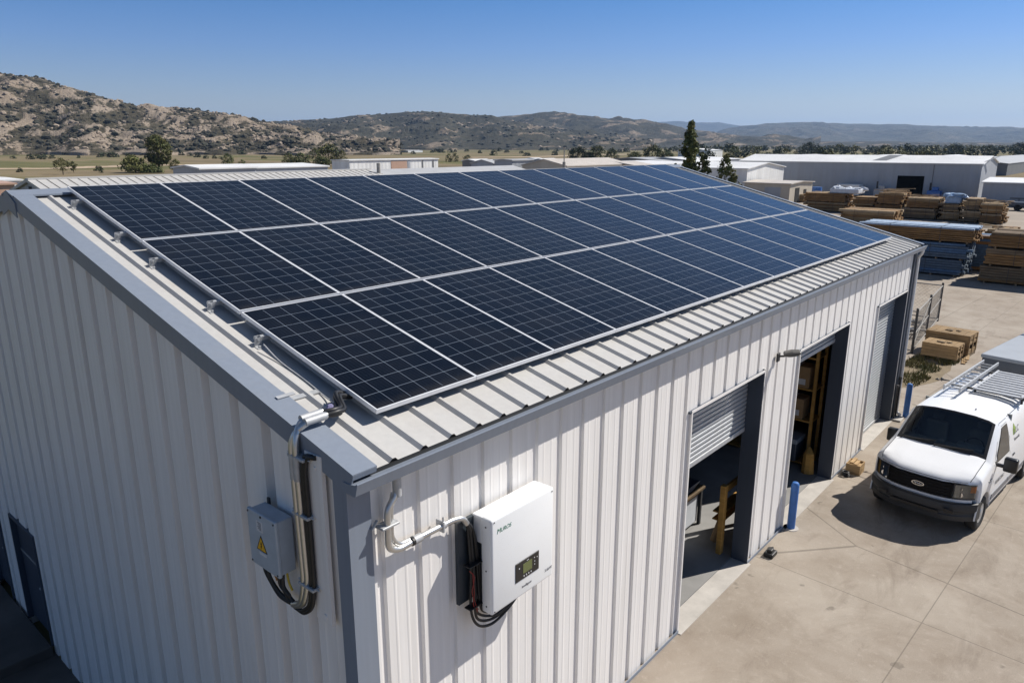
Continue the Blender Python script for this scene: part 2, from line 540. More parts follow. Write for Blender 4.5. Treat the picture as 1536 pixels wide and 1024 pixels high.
# ------------------------------------------------------------------ ground and yard
def sstep(a, b, x):
    t = max(0, min(1, (x-a)/(b-a))); return t*t*(3-2*t)
def low(x, y):
    return 1.6*(1-sstep(.4, 3, x))*sstep(.35, 4.6, y)*(1-sstep(40, 70, y))
def spaced(a, b, st, ends):
    v = []; x = a
    while x < b: v.append(x); x += st
    v.append(b); s = st
    lo, hi = [], []
    x = b
    while x < ends: s *= 1.32; x += s; hi.append(x)
    s = st; x = a
    while x > -ends: s *= 1.32; x -= s; lo.append(x)
    return lo[::-1]+v+hi
m = MB()
xs, ys = spaced(-14, 22, .8, 22000), spaced(-4, 20, .8, 22000)
vs = [(x, y, -.07-low(x, y)) for y in ys for x in xs]
n = len(xs)
m.raw(vs, [(j*n+i, j*n+i+1, (j+1)*n+i+1, (j+1)*n+i) for j in range(len(ys)-1) for i in range(n-1)])
tag(m.build('ground', M_field), kind='structure')

m = MB()
m.face((-16, -60, 0), (75, -60, 0), (75, -2, 0), (75, 24, 0), (19.4, 24, 0), (19.4, 0.02, 0), (0, .02, 0), (-16, .02, 0))
m.face((-16, .02, 0), (0, .02, 0), (0, .02, -.3), (-16, .02, -.3))
tag(m.build('concrete_yard', M_yard), kind='structure')
m = MB()
m.face((75, -90, -.012), (175, -90, -.012), (175, 95, -.012), (19.6, 95, -.012), (19.6, 24, -.012), (75, 24, -.012))
tag(m.build('gravel_yard', M_apron), kind='structure')
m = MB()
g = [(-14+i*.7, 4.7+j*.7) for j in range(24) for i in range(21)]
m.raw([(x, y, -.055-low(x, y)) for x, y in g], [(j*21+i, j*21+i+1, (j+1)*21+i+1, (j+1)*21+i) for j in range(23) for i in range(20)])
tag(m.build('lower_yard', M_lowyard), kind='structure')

# ------------------------------------------------------------------ the metal building
L, W, EY, EZ = 18.78, 14.70, -.128, 4.937
TH = R(14.4004); CT, ST = math.cos(TH), math.sin(TH)
VR = (W/2-EY)/CT                                   # slope length
RN = Vector((0, -ST, CT)); RV = Vector((0, CT, ST))
def S(x, v, n=0.0):
    return Vector((x, EY, EZ)) + RV*v + RN*n
def roofpt(px, py, n=0.0):
    v = ray(px, py); p0 = S(0, 0, n)
    P = CAM+v*((p0-CAM).dot(RN)/v.dot(RN))
    return P.x, (P-p0).dot(RV)
DOORS = [(6.075, 8.704), (10.432, 13.371), (15.669, 18.332)]
DT = 3.725
bld = thing('warehouse', 'long pale metal clad workshop with solar roof and three roller door openings', 'building')

def ribs(u0, u1, pitch, phase, h, base, top, minor=0.0):
    P = []
    k = math.floor((u0-phase)/pitch)-1
    while phase+k*pitch < u1+pitch:
        c = phase+k*pitch
        P += [(c-base/2, 0), (c-top/2, h), (c+top/2, h), (c+base/2, 0)]
        if minor:
            for f in (.34, .66):
                q = c+pitch*f
                P += [(q-.020, 0), (q-.006, minor), (q+.006, minor), (q+.020, 0)]
        k += 1
    out = []
    def at(u):
        for a, b in zip(P, P[1:]):
            if a[0] <= u <= b[0]:
                t = (u-a[0])/max(1e-9, b[0]-a[0]); return a[1]+(b[1]-a[1])*t
        return 0
    out = [(u0, at(u0))]+[p for p in P if u0 < p[0] < u1]+[(u1, at(u1))]
    return out

# long wall
m = MB()
segs = [(.1, DOORS[0][0], 0, 4.9)]
for i, (a, b) in enumerate(DOORS):
    segs.append((a, b, DT, 4.9))
    segs.append((b, DOORS[i+1][0] if i < 2 else L-.06, 0, 4.9))
for a, b, z0, z1 in segs:
    pr = ribs(a, b, .4305, .735, -.030, .100, .068, .0022)
    for (u, n0), (u2, n2) in zip(pr, pr[1:]):
        m.face((u, -n0, z0), (u2, -n2, z0), (u2, -n2, z1), (u, -n0, z1))
m.build('wall', M_wall, bld)
# gable wall with two personnel door openings
GD = [(9.56, 10.80), (11.75, 12.75)]
def ztop(y):
    return EZ+(min(y, W-y)-EY)*math.tan(TH)-.03
m = MB()
pr = ribs(.1, W-.1, .54, .66, -.125, .165, .140, .003)
pts = sorted([(u, n if u > .23 else 0) for u, n in pr]+[(d, 0) for a, b in GD for d in (a, b)])
for (u, n0), (u2, n2) in zip(pts, pts[1:]):
    c = (u+u2)/2
    zb = -1.78
    if any(a < c < b for a, b in GD): zb = .72
    m.face((-n0, u2*1.0, zb) if 0 else (-n0, u, zb), (-n0, u, ztop(u)), (-n2, u2, ztop(u2)), (-n2, u2, zb))
m.build('gable_wall', M_wall, bld)
# hidden sides
m = MB()
m.face((0, W, -1.7), (0, W, 4.9), (L, W, 4.9), (L, W, -1.7))
pr = ribs(.1, W-.1, .54, .66, .034, .13, .06)
for (u, n0), (u2, n2) in zip(pr, pr[1:]):
    m.face((L+n0, u, -.3), (L+n2, u2, -.3), (L+n2, u2, ztop(u2)), (L+n0, u, ztop(u)))
m.build('rear_wall', M_wall, bld)
# roof sheets
m = MB()
pr = ribs(0.0, L, .348, .392, .034, .098, .030)
for (u, n0), (u2, n2) in zip(pr, pr[1:]):
    m.face(S(u, 0, n0), S(u2, 0, n2), S(u2, VR, n2), S(u, VR, n0))
    def bk(p): return Vector((p.x, W-p.y, p.z))
    m.face(bk(S(u2, 0, n2)), bk(S(u, 0, n0)), bk(S(u, VR, n0)), bk(S(u2, VR, n2)))
m.build('roof', M_roof, bld)
m = MB()
for k in range(60):
    c = .392+.348*k
    if c > L: break
    m.face(S(c-.041, .012, 0), S(c+.041, .012, 0), S(c+.016, .012, .034), S(c-.016, .012, .034))
m.prism([(-.010, -.003), (.03, -.003), (.03, -.05), (-.010, -.05)], lambda v, n: S(.1, v, n), lambda v, n: S(L-.02, v, n))
m.build('eave_gap_shade', M_blk, bld)  # black strip painted as the shade of the eave gap and open rib ends
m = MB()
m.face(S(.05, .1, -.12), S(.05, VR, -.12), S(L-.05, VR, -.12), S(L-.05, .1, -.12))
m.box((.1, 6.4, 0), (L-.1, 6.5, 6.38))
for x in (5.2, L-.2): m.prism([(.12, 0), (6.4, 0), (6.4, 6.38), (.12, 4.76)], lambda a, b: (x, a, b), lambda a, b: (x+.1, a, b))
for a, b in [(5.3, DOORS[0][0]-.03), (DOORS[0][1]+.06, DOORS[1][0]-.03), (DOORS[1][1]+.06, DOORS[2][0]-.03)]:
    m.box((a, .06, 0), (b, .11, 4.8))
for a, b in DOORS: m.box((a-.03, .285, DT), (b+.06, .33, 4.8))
m.build('shade_lining', M_dark, bld)  # dark sheets added to stop bounce light and keep the inside black
# rake trim, ridge cap, gutter, corner posts
sx, sv = roofpt(420, 594, .05)
def rake(m, x0, x1, xs, v0, v1, n):
    pol = [(x0, n), (x1, n), (x1, n-.012), (x0+.014, n-.012), (x0+.014, n-.175), (x0+.03, n-.185), (x0+.03, n-.195), (x0, n-.195)]
    if xs < 0: pol = [(2*L-0-x if 0 else L-x, q) for x, q in pol]
    m.prism(pol, lambda a, b: S(a, v0, b), lambda a, b: S(a, v1, b))
m = MB()
rake(m, -.062, .175, 1, sv-.02, VR+.01, .055)
rake(m, -.066, .180, 1, -.035, sv+.05, .059)
m.prism([(-.064, .052), (.178, .052), (.178, .004), (-.064, .004)], lambda a, b: S(a, -.037, b), lambda a, b: S(a, -.020, b))
m.build('rake_trim', M_slate, bld)
m = MB()
rake(m, -.04, .10, -1, -.035, VR+.01, .042)
m.build('rake_trim', M_slate, bld)
for sgn in (0, 1):
    m = MB()
    pol = [(-.062, .055), (.175, .055), (.175, .043), (-.048, .043), (-.048, -.14), (-.062, -.14)]
    if sgn: pol = [(L-x, q) for x, q in pol]
    bk = lambda p: Vector((p.x, W-p.y, p.z))
    m.prism(pol, lambda a, b: bk(S(a, -.035, b)), lambda a, b: bk(S(a, VR+.01, b)))
    m.build('rake_trim', M_slate, bld)
m = MB()
rz = EZ+(W/2-EY)*math.tan(TH)
h = .24
pol = [(W/2-h, rz-h*math.tan(TH)+.058), (W/2, rz+.058), (W/2+h, rz-h*math.tan(TH)+.058), (W/2+h, rz-h*math.tan(TH)+.035), (W/2, rz+.035), (W/2-h, rz-h*math.tan(TH)+.035)]
m.prism(pol, lambda a, b: (-.075, a, b), lambda a, b: (L+.06, a, b))
m.prism([(W/2-.30, rz-.1), (W/2, rz+.05), (W/2+.30, rz-.1), (W/2+.3, rz-.3), (W/2, rz-.2), (W/2-.3, rz-.3)], lambda a, b: (-.078, a, b), lambda a, b: (-.064, a, b))
m.build('ridge_cap', M_slate, bld)
m = MB()
pol = [(-.118, 4.895), (-.210, 4.912), (-.238, 4.930), (-.242, 4.922), (-.212, 4.815), (-.195, 4.806), (-.05, 4.806), (-.05, 4.895)]
m.prism(pol, lambda a, b: (-.075, a, b), lambda a, b: (L+.09, a, b))
m.build('gutter', M_slate, bld)
m = MB()
m.box((-.042, -.042, -1.75), (.195, -.004, 4.80)); m.box((-.042, -.0035, -1.75), (-.006, .14, 4.86))
m.build('corner_post', M_slate, bld)
m = MB()
m.box((L-.19, -.044, 0), (L+.04, -.004, 4.80)); m.box((L+.006, -.0035, -.2), (L+.04, .135, 4.86))
m.build('corner_post', M_jamb, bld)
m = MB()
m.tube(smooth_path([(L+.02, -.16, 4.82), (L+.02, -.16, 4.72), (L+.06, -.075, 4.6), (L+.06, -.075, .15), (L+.06, -.2, .06)], .05), .042, 10)
m.build('downspout', M_wall, bld)
for a, b, z0, z1 in segs:
    if z0 == 0: m = MB(); m.box((a+.1 if a < .2 else a, -.046, .0), (b, -.034, .055)); m.build('base_angle', M_slate, bld)
m = MB()
m.box((.05, .265, -.03), (L-.05, W-.1, .022))
m.build('floor', M_floor, bld)
for a, b in DOORS:
    m = MB(); m.box((a-.02, -.10, -.03), (b+.03, .26, .012)); m.build('threshold', M_conc2, bld)
# roller doors and their frames
for i, (a, b) in enumerate(DOORS):
    m = MB()
    m.box((b-.004, -.036, 0), (b+.016, .275, DT+.05)); m.box((a-.075, .035, 0), (a-.0, .275, DT+.05)); m.box((a-.072, -.037, DT+.002), (b-.006, .275, DT+.035))
    fr = m.build('door_frame', M_jamb, bld)
    m = MB()
    m.box((a-.028, -.040, 0), (a+.004, .02, DT)); m.box((b+.017, -.040, 0), (b+.038, -.002, DT+.06)); m.box((a-.028, -.0405, DT+.0), (b+.0, -.034, DT+.045))
    m.build('edge_trim', M_wall, fr)
    zb = (2.57, 3.27, .03)[i]
    m = MB()
    z = zb+.09; pit = .082
    ring = []
    while z < DT+.3:
        ring += [(.262, z), (.240, z+.012), (.236, z+pit*.5), (.240, z+pit-.014), (.260, z+pit-.004)]
        z += pit
    for (y0, z0), (y1, z1) in zip(ring, ring[1:]):
        m.face((a-.01, y0, z0), (b+.01, y0, z0), (b+.01, y1, z1), (a-.01, y1, z1))
    rd = m.build('roller_door', M_shutter, bld)
    m = MB(); m.rbox((a+.005, .222, zb), (b-.008, .272, zb+.09), .012)
    m.build('bottom_bar', M_alum2, rd)
for a, b in GD:
    m = MB(); m.box((.06, a, -1.46), (.10, b, .72)); d = m.build('personnel_door', M_jamb, bld)
    m = MB()
    m.box((-.036, a-.05, -1.5), (.06, a, .77)); m.box((-.036, b, -1.5), (.06, b+.05, .77)); m.box((-.036, a, .72), (.06, b, .77))
    m.build('frame', M_jamb, d)
    m = MB(); m.tube(smooth_path([(.06, a+.12, -.42), (.01, a+.12, -.42), (.01, a+.25, -.42)], .02), .012, 8); m.cyl((.05, a+.12, -.42), (.064, a+.12, -.42), .03)
    m.build('handle', M_alum2, d)
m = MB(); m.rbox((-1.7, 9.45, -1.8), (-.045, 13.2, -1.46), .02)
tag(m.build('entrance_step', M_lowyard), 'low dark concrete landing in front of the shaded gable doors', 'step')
m = MB(); m.box((-.06, .2, -1.75), (-.036, 9.4, -1.66)); m.build('base_angle', M_slate, bld)

# ------------------------------------------------------------------ solar array
ORG = Vector((.625, .36, 5.213)); PW, PL = 1.309, 2.30
ROWV = (0.0, 2.338, 4.676)
RX = Matrix.Rotation(TH, 4, 'X')
proto = bpy.data.objects.new('photovoltaic_module', None); col.objects.link(proto)
w_, t_ = PW-.009, .012
m = MB()
for a, b in [((0, 0), (w_, t_)), ((0, PL-t_), (w_, PL)), ((0, t_), (t_, PL-t_)), ((w_-t_, t_), (w_, PL-t_))]:
    m.box((a[0], a[1], -.045), (b[0], b[1], 0))
m.build('frame', M_alu, proto, local=True)
m = MB(); m.box((t_, t_, -.012), (w_-t_, PL-t_, -.004))
m.build('glass', M_cells, proto, local=True)
ordn = 'first second third fourth fifth sixth seventh eighth ninth tenth eleventh twelfth thirteenth'.split()
for r_, rn in enumerate(('lowest row beside the gutter', 'middle row of the roof', 'top row along the ridge')):
    for k in range(13):
        o = proto if (r_ == 0 and k == 0) else copy_tree(proto)
        o.matrix_basis = Matrix.Translation(ORG + Vector((k*PW, 0, 0)) + RV*ROWV[r_]) @ RX
        tag(o, f'dark blue solar panel, {ordn[k]} from the conduit gable in the {rn}', 'solar panel', 'solar panels on the workshop roof')
rail = None
for r_, rn in enumerate(('lowest', 'middle', 'top')):
    for q, qn in ((.42, 'lower'), (1.80, 'upper')):
        if rail is None:
            rail = bpy.data.objects.new('mounting_rail', None); col.objects.link(rail)
            m = MB(); m.box((-.075, -.02, -.095), (13*PW+.02, .02, -.046)); m.build('rail', M_alum2, rail, local=True)
            for k in range(14):
                x = -.10+k*1.044 if k else -.12
                m = MB()
                m.box((x-.03, -.10, -.147), (x+.05, .05, -.139)); m.box((x-.03, -.028, -.147), (x+.05, -.021, -.05))
                m.cyl((x+.01, -.065, -.139), (x+.01, -.065, -.126), .014, 8); m.cyl((x+.01, -.045, -.075), (x+.01, .03, -.075), .012, 8)
                m.box((x-.012, -.030, -.085), (x+.05, -.020, -.05)); m.box((x-.012, .020, -.085), (x+.05, .028, -.05))
                m.build('bracket', M_alum2, rail, local=True)
            o = rail
        else: o = copy_tree(rail)
        o.matrix_basis = Matrix.Translation(ORG+RV*(ROWV[r_]+q)) @ RX
        tag(o, f'aluminium mounting rail with feet under the {rn} row of panels, its {qn} edge', 'rail', 'rails under the solar panels')

# ------------------------------------------------------------------ equipment on the shaded gable
C = lambda *a: Vector(a)
strut = tag((lambda m: (m.box((-.075, .24, 3.40), (-.038, .47, 5.02)), m.cyl((-.075, .33, 3.47), (-.085, .33, 3.47), .022, 8), m.cyl((-.075, .33, 4.9), (-.085, .33, 4.9), .015, 8), m.build('backing_plate', M_wall))[-1])(MB()),
            'pale flat backing plate fixed to the gable behind the conduits', 'plate')
con = thing('conduit_run', 'steel conduits with black hoses leaving the roof array over the gable edge', 'conduit', (0, .6, 3.4))
ax0, av0 = roofpt(496, 585, .1)
for k in range(2):
    dx = k*.062
    m = MB()
    p = [S(.20, .70+dx*1.1, .14), S(-.02, .70+dx, .135), C(-.115-.0*k, .60-dx*1.0, 5.10), C(-.12, .59-dx, 4.86), C(-.11, .58-dx, 3.72), C(-.11, .66-dx*.6, 3.47), C(-.11, .80-dx*.4, 3.40)]
    m.smooth = True
    m.tube(smooth_path(p, .13, 6), .030, 12)
    m.build('pipe', M_steel, con)
for k in range(4):
    m = MB(); m.smooth = True
    o1 = (k % 2)*.06; o2 = k//2*.05
    p = [S(.66, .95+o1, .06), S(.50, .92+o1, .11+o2*.4), S(.40+o2*.3, .76+o1*.8-o2*.5, .09+o2*.6), S(.30, .70+o1*.7-.02, .13+o2*.5), S(.18, .70+o1, .14)]
    m.tube(spline(p, 7), .022, 8); m.build('hose', M_black, con)
for k in range(2):
    m = MB(); m.smooth = True
    y = .47-.042*k
    p = [C(-.085, y-.13, 5.0), C(-.10, y-.03, 4.99), C(-.11, y, 4.86), C(-.105, y, 4.5), C(-.105, y, 3.75), C(-.11, y+.05, 3.50), C(-.11, y+.20, 3.38), C(-.11, y+.31, 3.385)]
    m.tube(smooth_path(p, .1, 5), .021, 8); m.build('hose', M_black, con)
for z in (4.96, 4.42, 3.72):
    m = MB()
    m.rbox((-.145, .40, z-.018), (-.05, .635, z+.012), .006, 1)
    m.cyl((-.1, .36, z), (-.1, .68, z), .009, 6)
    m.build('clamp', M_alum2, con)
for d in (0, .062):
    m = MB(); m.cyl(S(-.02, .70+d, .135), S(.19, .70+d, .137), .034, 16); m.build('coupling', M_alum2, con, auto=40)
    m = MB(); m.cyl(C(-.119, .59-d, 4.97), C(-.12, .59-d, 4.74), .033, 16); m.build('coupling', M_alum2, con, auto=40)
m = MB(); m.blob(S(.36, .86, .05), .05, .03, .07, 2, .1); m.build('tag', mat('lilac_tag', (.2, .19, .33), .6), con)
# thin earth wire and flashing strap on the roof
m = MB(); m.smooth = True
m.tube(spline([S(.505, 2.2, .075), S(.51, 1.9, .02), S(.52, 1.5, .012), S(.50, 1.15, .015), S(.47, .98, .05), S(.42, .9, .1)], 8), .007, 6)
tag(m.build('earth_wire', M_alum2), 'thin grey wire lying on the roof sheet beside the lowest panel', 'wire')
m = MB()
fx, fv = roofpt(440, 592, .05)
m.obox(S(.30, fv, .012), Vector((.20, 0, 0)), RV*.03, RN*.006); m.obox(S(.15, fv, .068), Vector((.09, 0, 0)), RV*.022, RN*.004)
tag(m.build('flashing_strap', M_alum2), 'small bent metal strap lying across the roof edge trim', 'strap')

jb = thing('junction_box', 'grey electrical junction box with yellow warning triangle on the shaded gable', 'junction box', (0, 1.02, 3.73))
m = MB(); m.rbox((-.20, .80, 3.735), (-.045, 1.245, 4.275), .012); m.box((-.046, .83, 3.78), (-.03, 1.21, 4.25))
m.build('enclosure', M_inv2, jb)
m = MB(); m.rbox((-.232, .785, 3.722), (-.196, 1.26, 4.288), .012); lid = m.build('lid', M_inv2, jb)
for y in (.81, 1.235):
    for z in (3.75, 4.26): m = MB(); m.cyl((-.2315, y, z), (-.238, y, z), .009, 8); m.build('screw', M_iron, lid)
m = MB(); m.cyl((-.233, 1.02, 4.262), (-.238, 1.02, 4.262), .012, 8); m.build('latch', M_iron, lid)
m = MB(); m.rbox((-.05, 1.17, 4.26), (-.03, 1.21, 4.33), .004, 1); m.build('hanger', M_iron, jb)
m = MB(); m.box((-.2345, 1.0, 4.105), (-.231, 1.105, 4.215)); m.build('sticker', M_label, jb)
m = MB()
for k in range(6): m.box((-.2355, 1.02, 4.20-.014*k), (-.2346, 1.085-.012*(k % 3), 4.194-.014*k))
m.build('print', M_ink, jb)
yc, zc = 1.045, 3.965
T = lambda k, xx: [(xx, yc+k*.078, zc-k*.05), (xx, yc-k*.078, zc-k*.05), (xx, yc, zc+k*.092)]
def plate(tri, a, b, m):
    A = [Vector(p) for p in tri]; m.face(*[p+Vector((a, 0, 0)) for p in A]); m.face(*[p+Vector((b, 0, 0)) for p in A])
    for i in range(3): m.face(A[i]+Vector((a, 0, 0)), A[(i+1) % 3]+Vector((a, 0, 0)), A[(i+1) % 3]+Vector((b, 0, 0)), A[i]+Vector((b, 0, 0)))
m = MB(); plate(T(1.15, -.232), 0, -.002, m); wl = m.build('warning_label', M_blk, jb)
m = MB(); plate(T(.92, -.2345), 0, -.0015, m); m.build('warning_triangle', M_warn, wl)
m = MB()
m.k = 0
bolt = [(0, .05), (-.018, .012), (-.004, .012), (-.012, -.012), (-.020, -.012), (0, -.042), (.004, -.008), (.014, -.008), (.006, .02), (.018, .024)]
m.face(*[(-.2375, yc-a*.8, zc+b*.9) for a, b in bolt])
m.build('bolt_symbol', M_blk, wl)
m = MB(); m.box((-.2345, yc-.07, 3.865), (-.231, yc+.05, 3.895)); m.build('sticker', M_label, jb)
cols = [M_black, M_black, M_brz, M_yel, M_black, M_black, M_yel]
for k in range(7):
    m = MB(); m.smooth = True
    y = 1.20-.062*k; dp = 3.40+.03*(k % 3)
    e = C(-.11, .74-.012*k, 3.40+.012*(k % 3))
    if k in (2, 3, 6):
        p = [C(-.13, y, 3.74), C(-.13, y-.02, 3.64), C(-.12, y-.05, 3.56)]
        m.tube(spline(p, 6), .011, 8)
    else:
        p = [C(-.13, y, 3.74), C(-.14, y, 3.62-.01*k), C(-.13, y-.06-.02*(k == 0), 3.50), C(-.12, (y+e.y)/2+.03, dp), e+C(0, .06, -.005), e]
        m.tube(spline(p, 7), .017, 8)
    m.build('cable', cols[k], jb)

# ------------------------------------------------------------------ equipment on the sunlit wall
cw = thing('conduit_run', 'bright steel conduit bending from the gutter to the white inverter', 'conduit', (.4, 0, 4.1))
for k in range(2):
    m = MB(); m.smooth = True
    d = .07*k
    if k == 0: p = [C(.43, -.11, 4.86), C(.43, -.11, 4.62), C(.315, -.11, 4.52), C(.305, -.11, 4.14), C(.42, -.10, 4.075), C(.62, -.10, 4.085)]
    else: p = [C(.415, -.075, 4.62), C(.375, -.08, 4.50), C(.370, -.08, 4.20), C(.45, -.08, 4.10), C(.62, -.08, 4.10)]
    m.tube(smooth_path(p, .12, 6), .030 if k == 0 else .024, 12); m.build('pipe', M_steel, cw)
m = MB(); m.smooth = True
m.tube(smooth_path([C(.55, -.095, 4.085), C(1.10, -.10, 4.085), C(1.22, -.11, 4.06), C(1.27, -.11, 3.98)], .1, 5), .030, 12); m.build('pipe', M_steel, cw)
for a, b, r in (((.60, -.097, 4.085), (.69, -.097, 4.085), .041), ((.94, -.097, 4.085), (.99, -.097, 4.085), .038), ((.43, -.11, 4.78), (.43, -.11, 4.60), .039)):
    m = MB(); m.cyl(a, b, r, 16); m.build('coupling', M_alum2, cw, auto=40)
m = MB(); m.cyl((.575, -.097, 4.085), (.602, -.097, 4.085), .043, 12); m.build('gasket', M_black, cw)
for x, z, v in ((.30, 4.36, 0), (.95, 4.085, 1)):
    m = MB()
    if v: m.rbox((x-.012, -.135, z-.06), (x+.012, -.03, z+.055), .005, 1); m.cyl((x, -.12, z+.05), (x, -.12, z+.10), .009, 6)
    else: m.rbox((x-.07, -.145, z-.012), (x+.12, -.03, z+.012), .005, 1); m.obox((x-.09, -.06, z+.03), (.03, 0, .035), (0, .012, 0), (.005, 0, -.004))
    m.build('clamp', M_alum2, cw)

iv = thing('solar_inverter', 'large white wall inverter with dark display on the sunlit wall', 'inverter', (1.9, 0, 3.0))
m = MB(); m.rbox((1.40, -.315, 2.965), (2.385, -.165, 4.02), .028, 3); m.build('cover', M_inv, iv, auto=40)
m = MB(); m.rbox((1.403, -.19, 3.72), (2.382, -.045, 4.018), .02, 2); m.rbox((1.56, -.19, 3.0), (2.375, -.05, 3.74), .01, 1); m.build('housing', M_inv, iv)
m = MB(); m.rbox((1.425, -.168, 3.02), (1.70, -.05, 3.725), .008, 1); ch = m.build('chassis', M_invd, iv)
m = MB()
for k in range(9):
    for j in range(3):
        m.box((1.4235, -.085-.028*j, 3.40+.032*k), (1.4255, -.068-.028*j, 3.42+.032*k))
m.box((1.422, -.15, 3.25), (1.4255, -.13, 3.37))
m.build('vent', M_blk, ch)
m = MB(); m.box((1.4225, -.12, 3.26), (1.4262, -.105, 3.36)); m.build('label', M_label, ch)
m = MB(); m.box((1.18, -.075, 3.10), (1.60, -.035, 4.0)); m.build('mounting_plate', M_invd, iv)
yf = -.3152
m = MB()
m.rbox((1.755, -.322, 3.165), (2.135, -.312, 3.385), .004, 1); dp = m.build('display_panel', M_blk, iv)
m = MB(); m.box((1.87, -.3245, 3.228), (2.015, -.3218, 3.338)); m.build('screen', M_lcd, dp)
m = MB()
for k in range(4): m.cyl((1.885+.038*k, -.3215, 3.198), (1.885+.038*k, -.326, 3.198), .009, 10)
m.cyl((1.81, -.3215, 3.315), (1.81, -.3245, 3.315), .008, 10)
for x, z in ((2.055, 3.335), (2.10, 3.325), (2.06, 3.29), (2.06, 3.255)): m.cyl((x, -.3215, z), (x, -.3245, z), .007, 8)
for k in range(2): m.box((1.93+.02*k, -.3235, 3.352), (1.942+.02*k, -.3218, 3.362))
m.build('button', M_btn, dp)
text('lettering', 'M', .075, (1.475, yf-.0005, 3.85), (1, 0, 0), (0, 0, 1), M_green, iv, shear=.2)
text('lettering', 'UROS', .060, (1.533, yf-.0005, 3.853), (1, 0, 0), (0, 0, 1), M_green, iv, shear=.3)
text('lettering', 'Intelligent', .040, (1.86, yf-.0005, 3.06), (1, 0, 0), (0, 0, 1), M_ink, iv)
text('lettering', '3.6kW', .046, (2.24, yf-.0005, 3.065), (1, 0, 0), (0, 0, 1), M_ink, iv)
for z in (3.05, 3.45, 3.93): m = MB(); m.cyl((1.4005, -.24, z), (1.396, -.24, z), .009, 8); m.build('screw', M_iron, iv)
for x, z in ((1.44, 3.0), (2.35, 3.98), (1.44, 3.99)): m = MB(); m.cyl((x, -.3145, z), (x, -.3185, z), .008, 8); m.build('screw', M_iron, iv)
for k in range(5):
    m = MB(); m.smooth = True
    d = .036*k; rz_ = random.uniform(-.02, .02)
    p = [C(1.27, -.11, 4.0), C(1.285+d*.5, -.115-.016*(k % 2), 3.86), C(1.285+d*.9+rz_, -.13, 3.45), C(1.29+d*1.0, -.13-.02*(k % 2), 3.02+d*.3), C(1.36+d*.9, -.16+.02*(k % 3), 2.82+d*1.0), C(1.56+d*.6, -.17+.015*(k % 2), 2.735+d*1.1), C(1.80, -.17, 2.78+d*.9), C(1.99-d*.9, -.16, 2.87+d*.3), C(2.06-d, -.15, 2.99)]
    m.tube(spline(p, 7), .0145, 8); m.build('cable', M_black, iv)
for k in range(2):
    m = MB(); m.smooth = True
    p = [C(1.24+.05*k, -.165, 3.50-.05*k), C(1.30-.02*k, -.175, 3.40), C(1.27+.03*k, -.17, 3.25-.03*k), C(1.31-.03*k, -.175, 3.10), C(1.33+.02*k, -.18, 3.00+.02*k)]
    m.tube(spline(p, 6), .0045, 6); m.build('wire', M_red, iv)
for z in (3.53, 3.06):
    m = MB(); m.rbox((1.225, -.19, z), (1.45, -.10, z+.014), .004, 1); m.build('cable_tie', M_black, iv)

lamp = thing('wall_lamp', 'small grey floodlight on a short arm between the first and second openings', 'lamp', (9.25, 0, 3.88))
m = MB(); m.rbox((9.19, -.06, 3.80), (9.31, -.03, 3.96), .008, 1); m.tube(smooth_path([(9.25, -.05, 3.9), (9.26, -.16, 3.92), (9.30, -.2, 3.96)], .05), .018, 8); m.build('arm', M_iron, lamp)
m = MB()
u = Vector((.42, -.80, .18)).normalized(); sd = Vector((.88, .47, 0)).normalized(); nn = u.cross(sd).normalized()
c = Vector((9.315, -.26, 3.985))
def ring(t, wd, th): return [c+u*t*.8+sd*a*wd*.8+nn*b*th for a, b in ((-1, -.6), (-.8, -1), (.8, -1), (1, -.6), (1, .5), (.7, 1), (-.7, 1), (-1, .5))]
m.loft([ring(-.18, .07, .02), ring(-.155, .12, .035), ring(.0, .14, .045), ring(.15, .13, .03), ring(.17, .11, .018)], True, True); m.build('lamp_head', mat('lamp_grey', (.10, .095, .09), .5, .2), lamp)
m = MB(); m.obox(c+u*.02-nn*.047 if nn.z > 0 else c+u*.02+nn*.047, u*.10, sd*.08, nn*.004); m.build('lens', M_label, lamp)
# ------------------------------------------------------------------ workshop contents seen through the openings
def board_box(m, a, b): m.rbox(a, b, .006, 1)
rk = thing('timber_rack', 'bright pine timber rack just inside the first opening', 'rack', (8.75, .55, .02))
for n_, (a, b) in {'post': ((8.63, .46, .02), (8.75, .56, 1.43)), 'rear_post': ((9.9, .46, .02), (10.0, .56, 1.43))}.items():
    m = MB(); board_box(m, a, b); m.build('post', M_pine, rk)
for y in (.66,):
    for x in (9.9,): m = MB(); board_box(m, (x, y, .02), (x+.1, y+.1, 1.40)); m.build('post', M_pine, rk)
m = MB(); board_box(m, (8.76, .47, 1.27), (9.9, .52, 1.41)); m.build('beam', M_pine, rk)
for z in (.62, .78):
    m = MB(); board_box(m, (8.77, .52, z), (9.98, .74, z+.03)); m.build('shelf', M_pine, rk)
bn = thing('storage_bin', 'white plastic storage bins under a dark bench inside the first opening', 'bin', (8.9, 1.6, .02))
for k in range(2):
    m = MB(); a = Vector((8.30+.58*k, 1.35, .09)); m.rbox(a, a+Vector((.54, .62, .62)), .03, 2); m.build('tub', M_film, bn)
    m = MB(); m.rbox(a+Vector((-.01, -.01, .60)), a+Vector((.55, .63, .66)), .01, 1); m.build('lid', M_card, bn)
bc = thing('work_bench', 'dark work bench at the back of the first opening', 'bench', (8.2, 1.7, .02))
m = MB(); m.rbox((6.9, 1.25, .82), (9.5, 2.1, .88), .008, 1); m.build('top', M_woodg, bc)
for x in (6.95, 8.15, 9.43):
    m = MB(); m.box((x, 1.3, .02), (x+.06, 1.36, .82)); m.box((x, 1.98, .02), (x+.06, 2.04, .82)); m.build('leg', M_iron, bc)
m = MB()
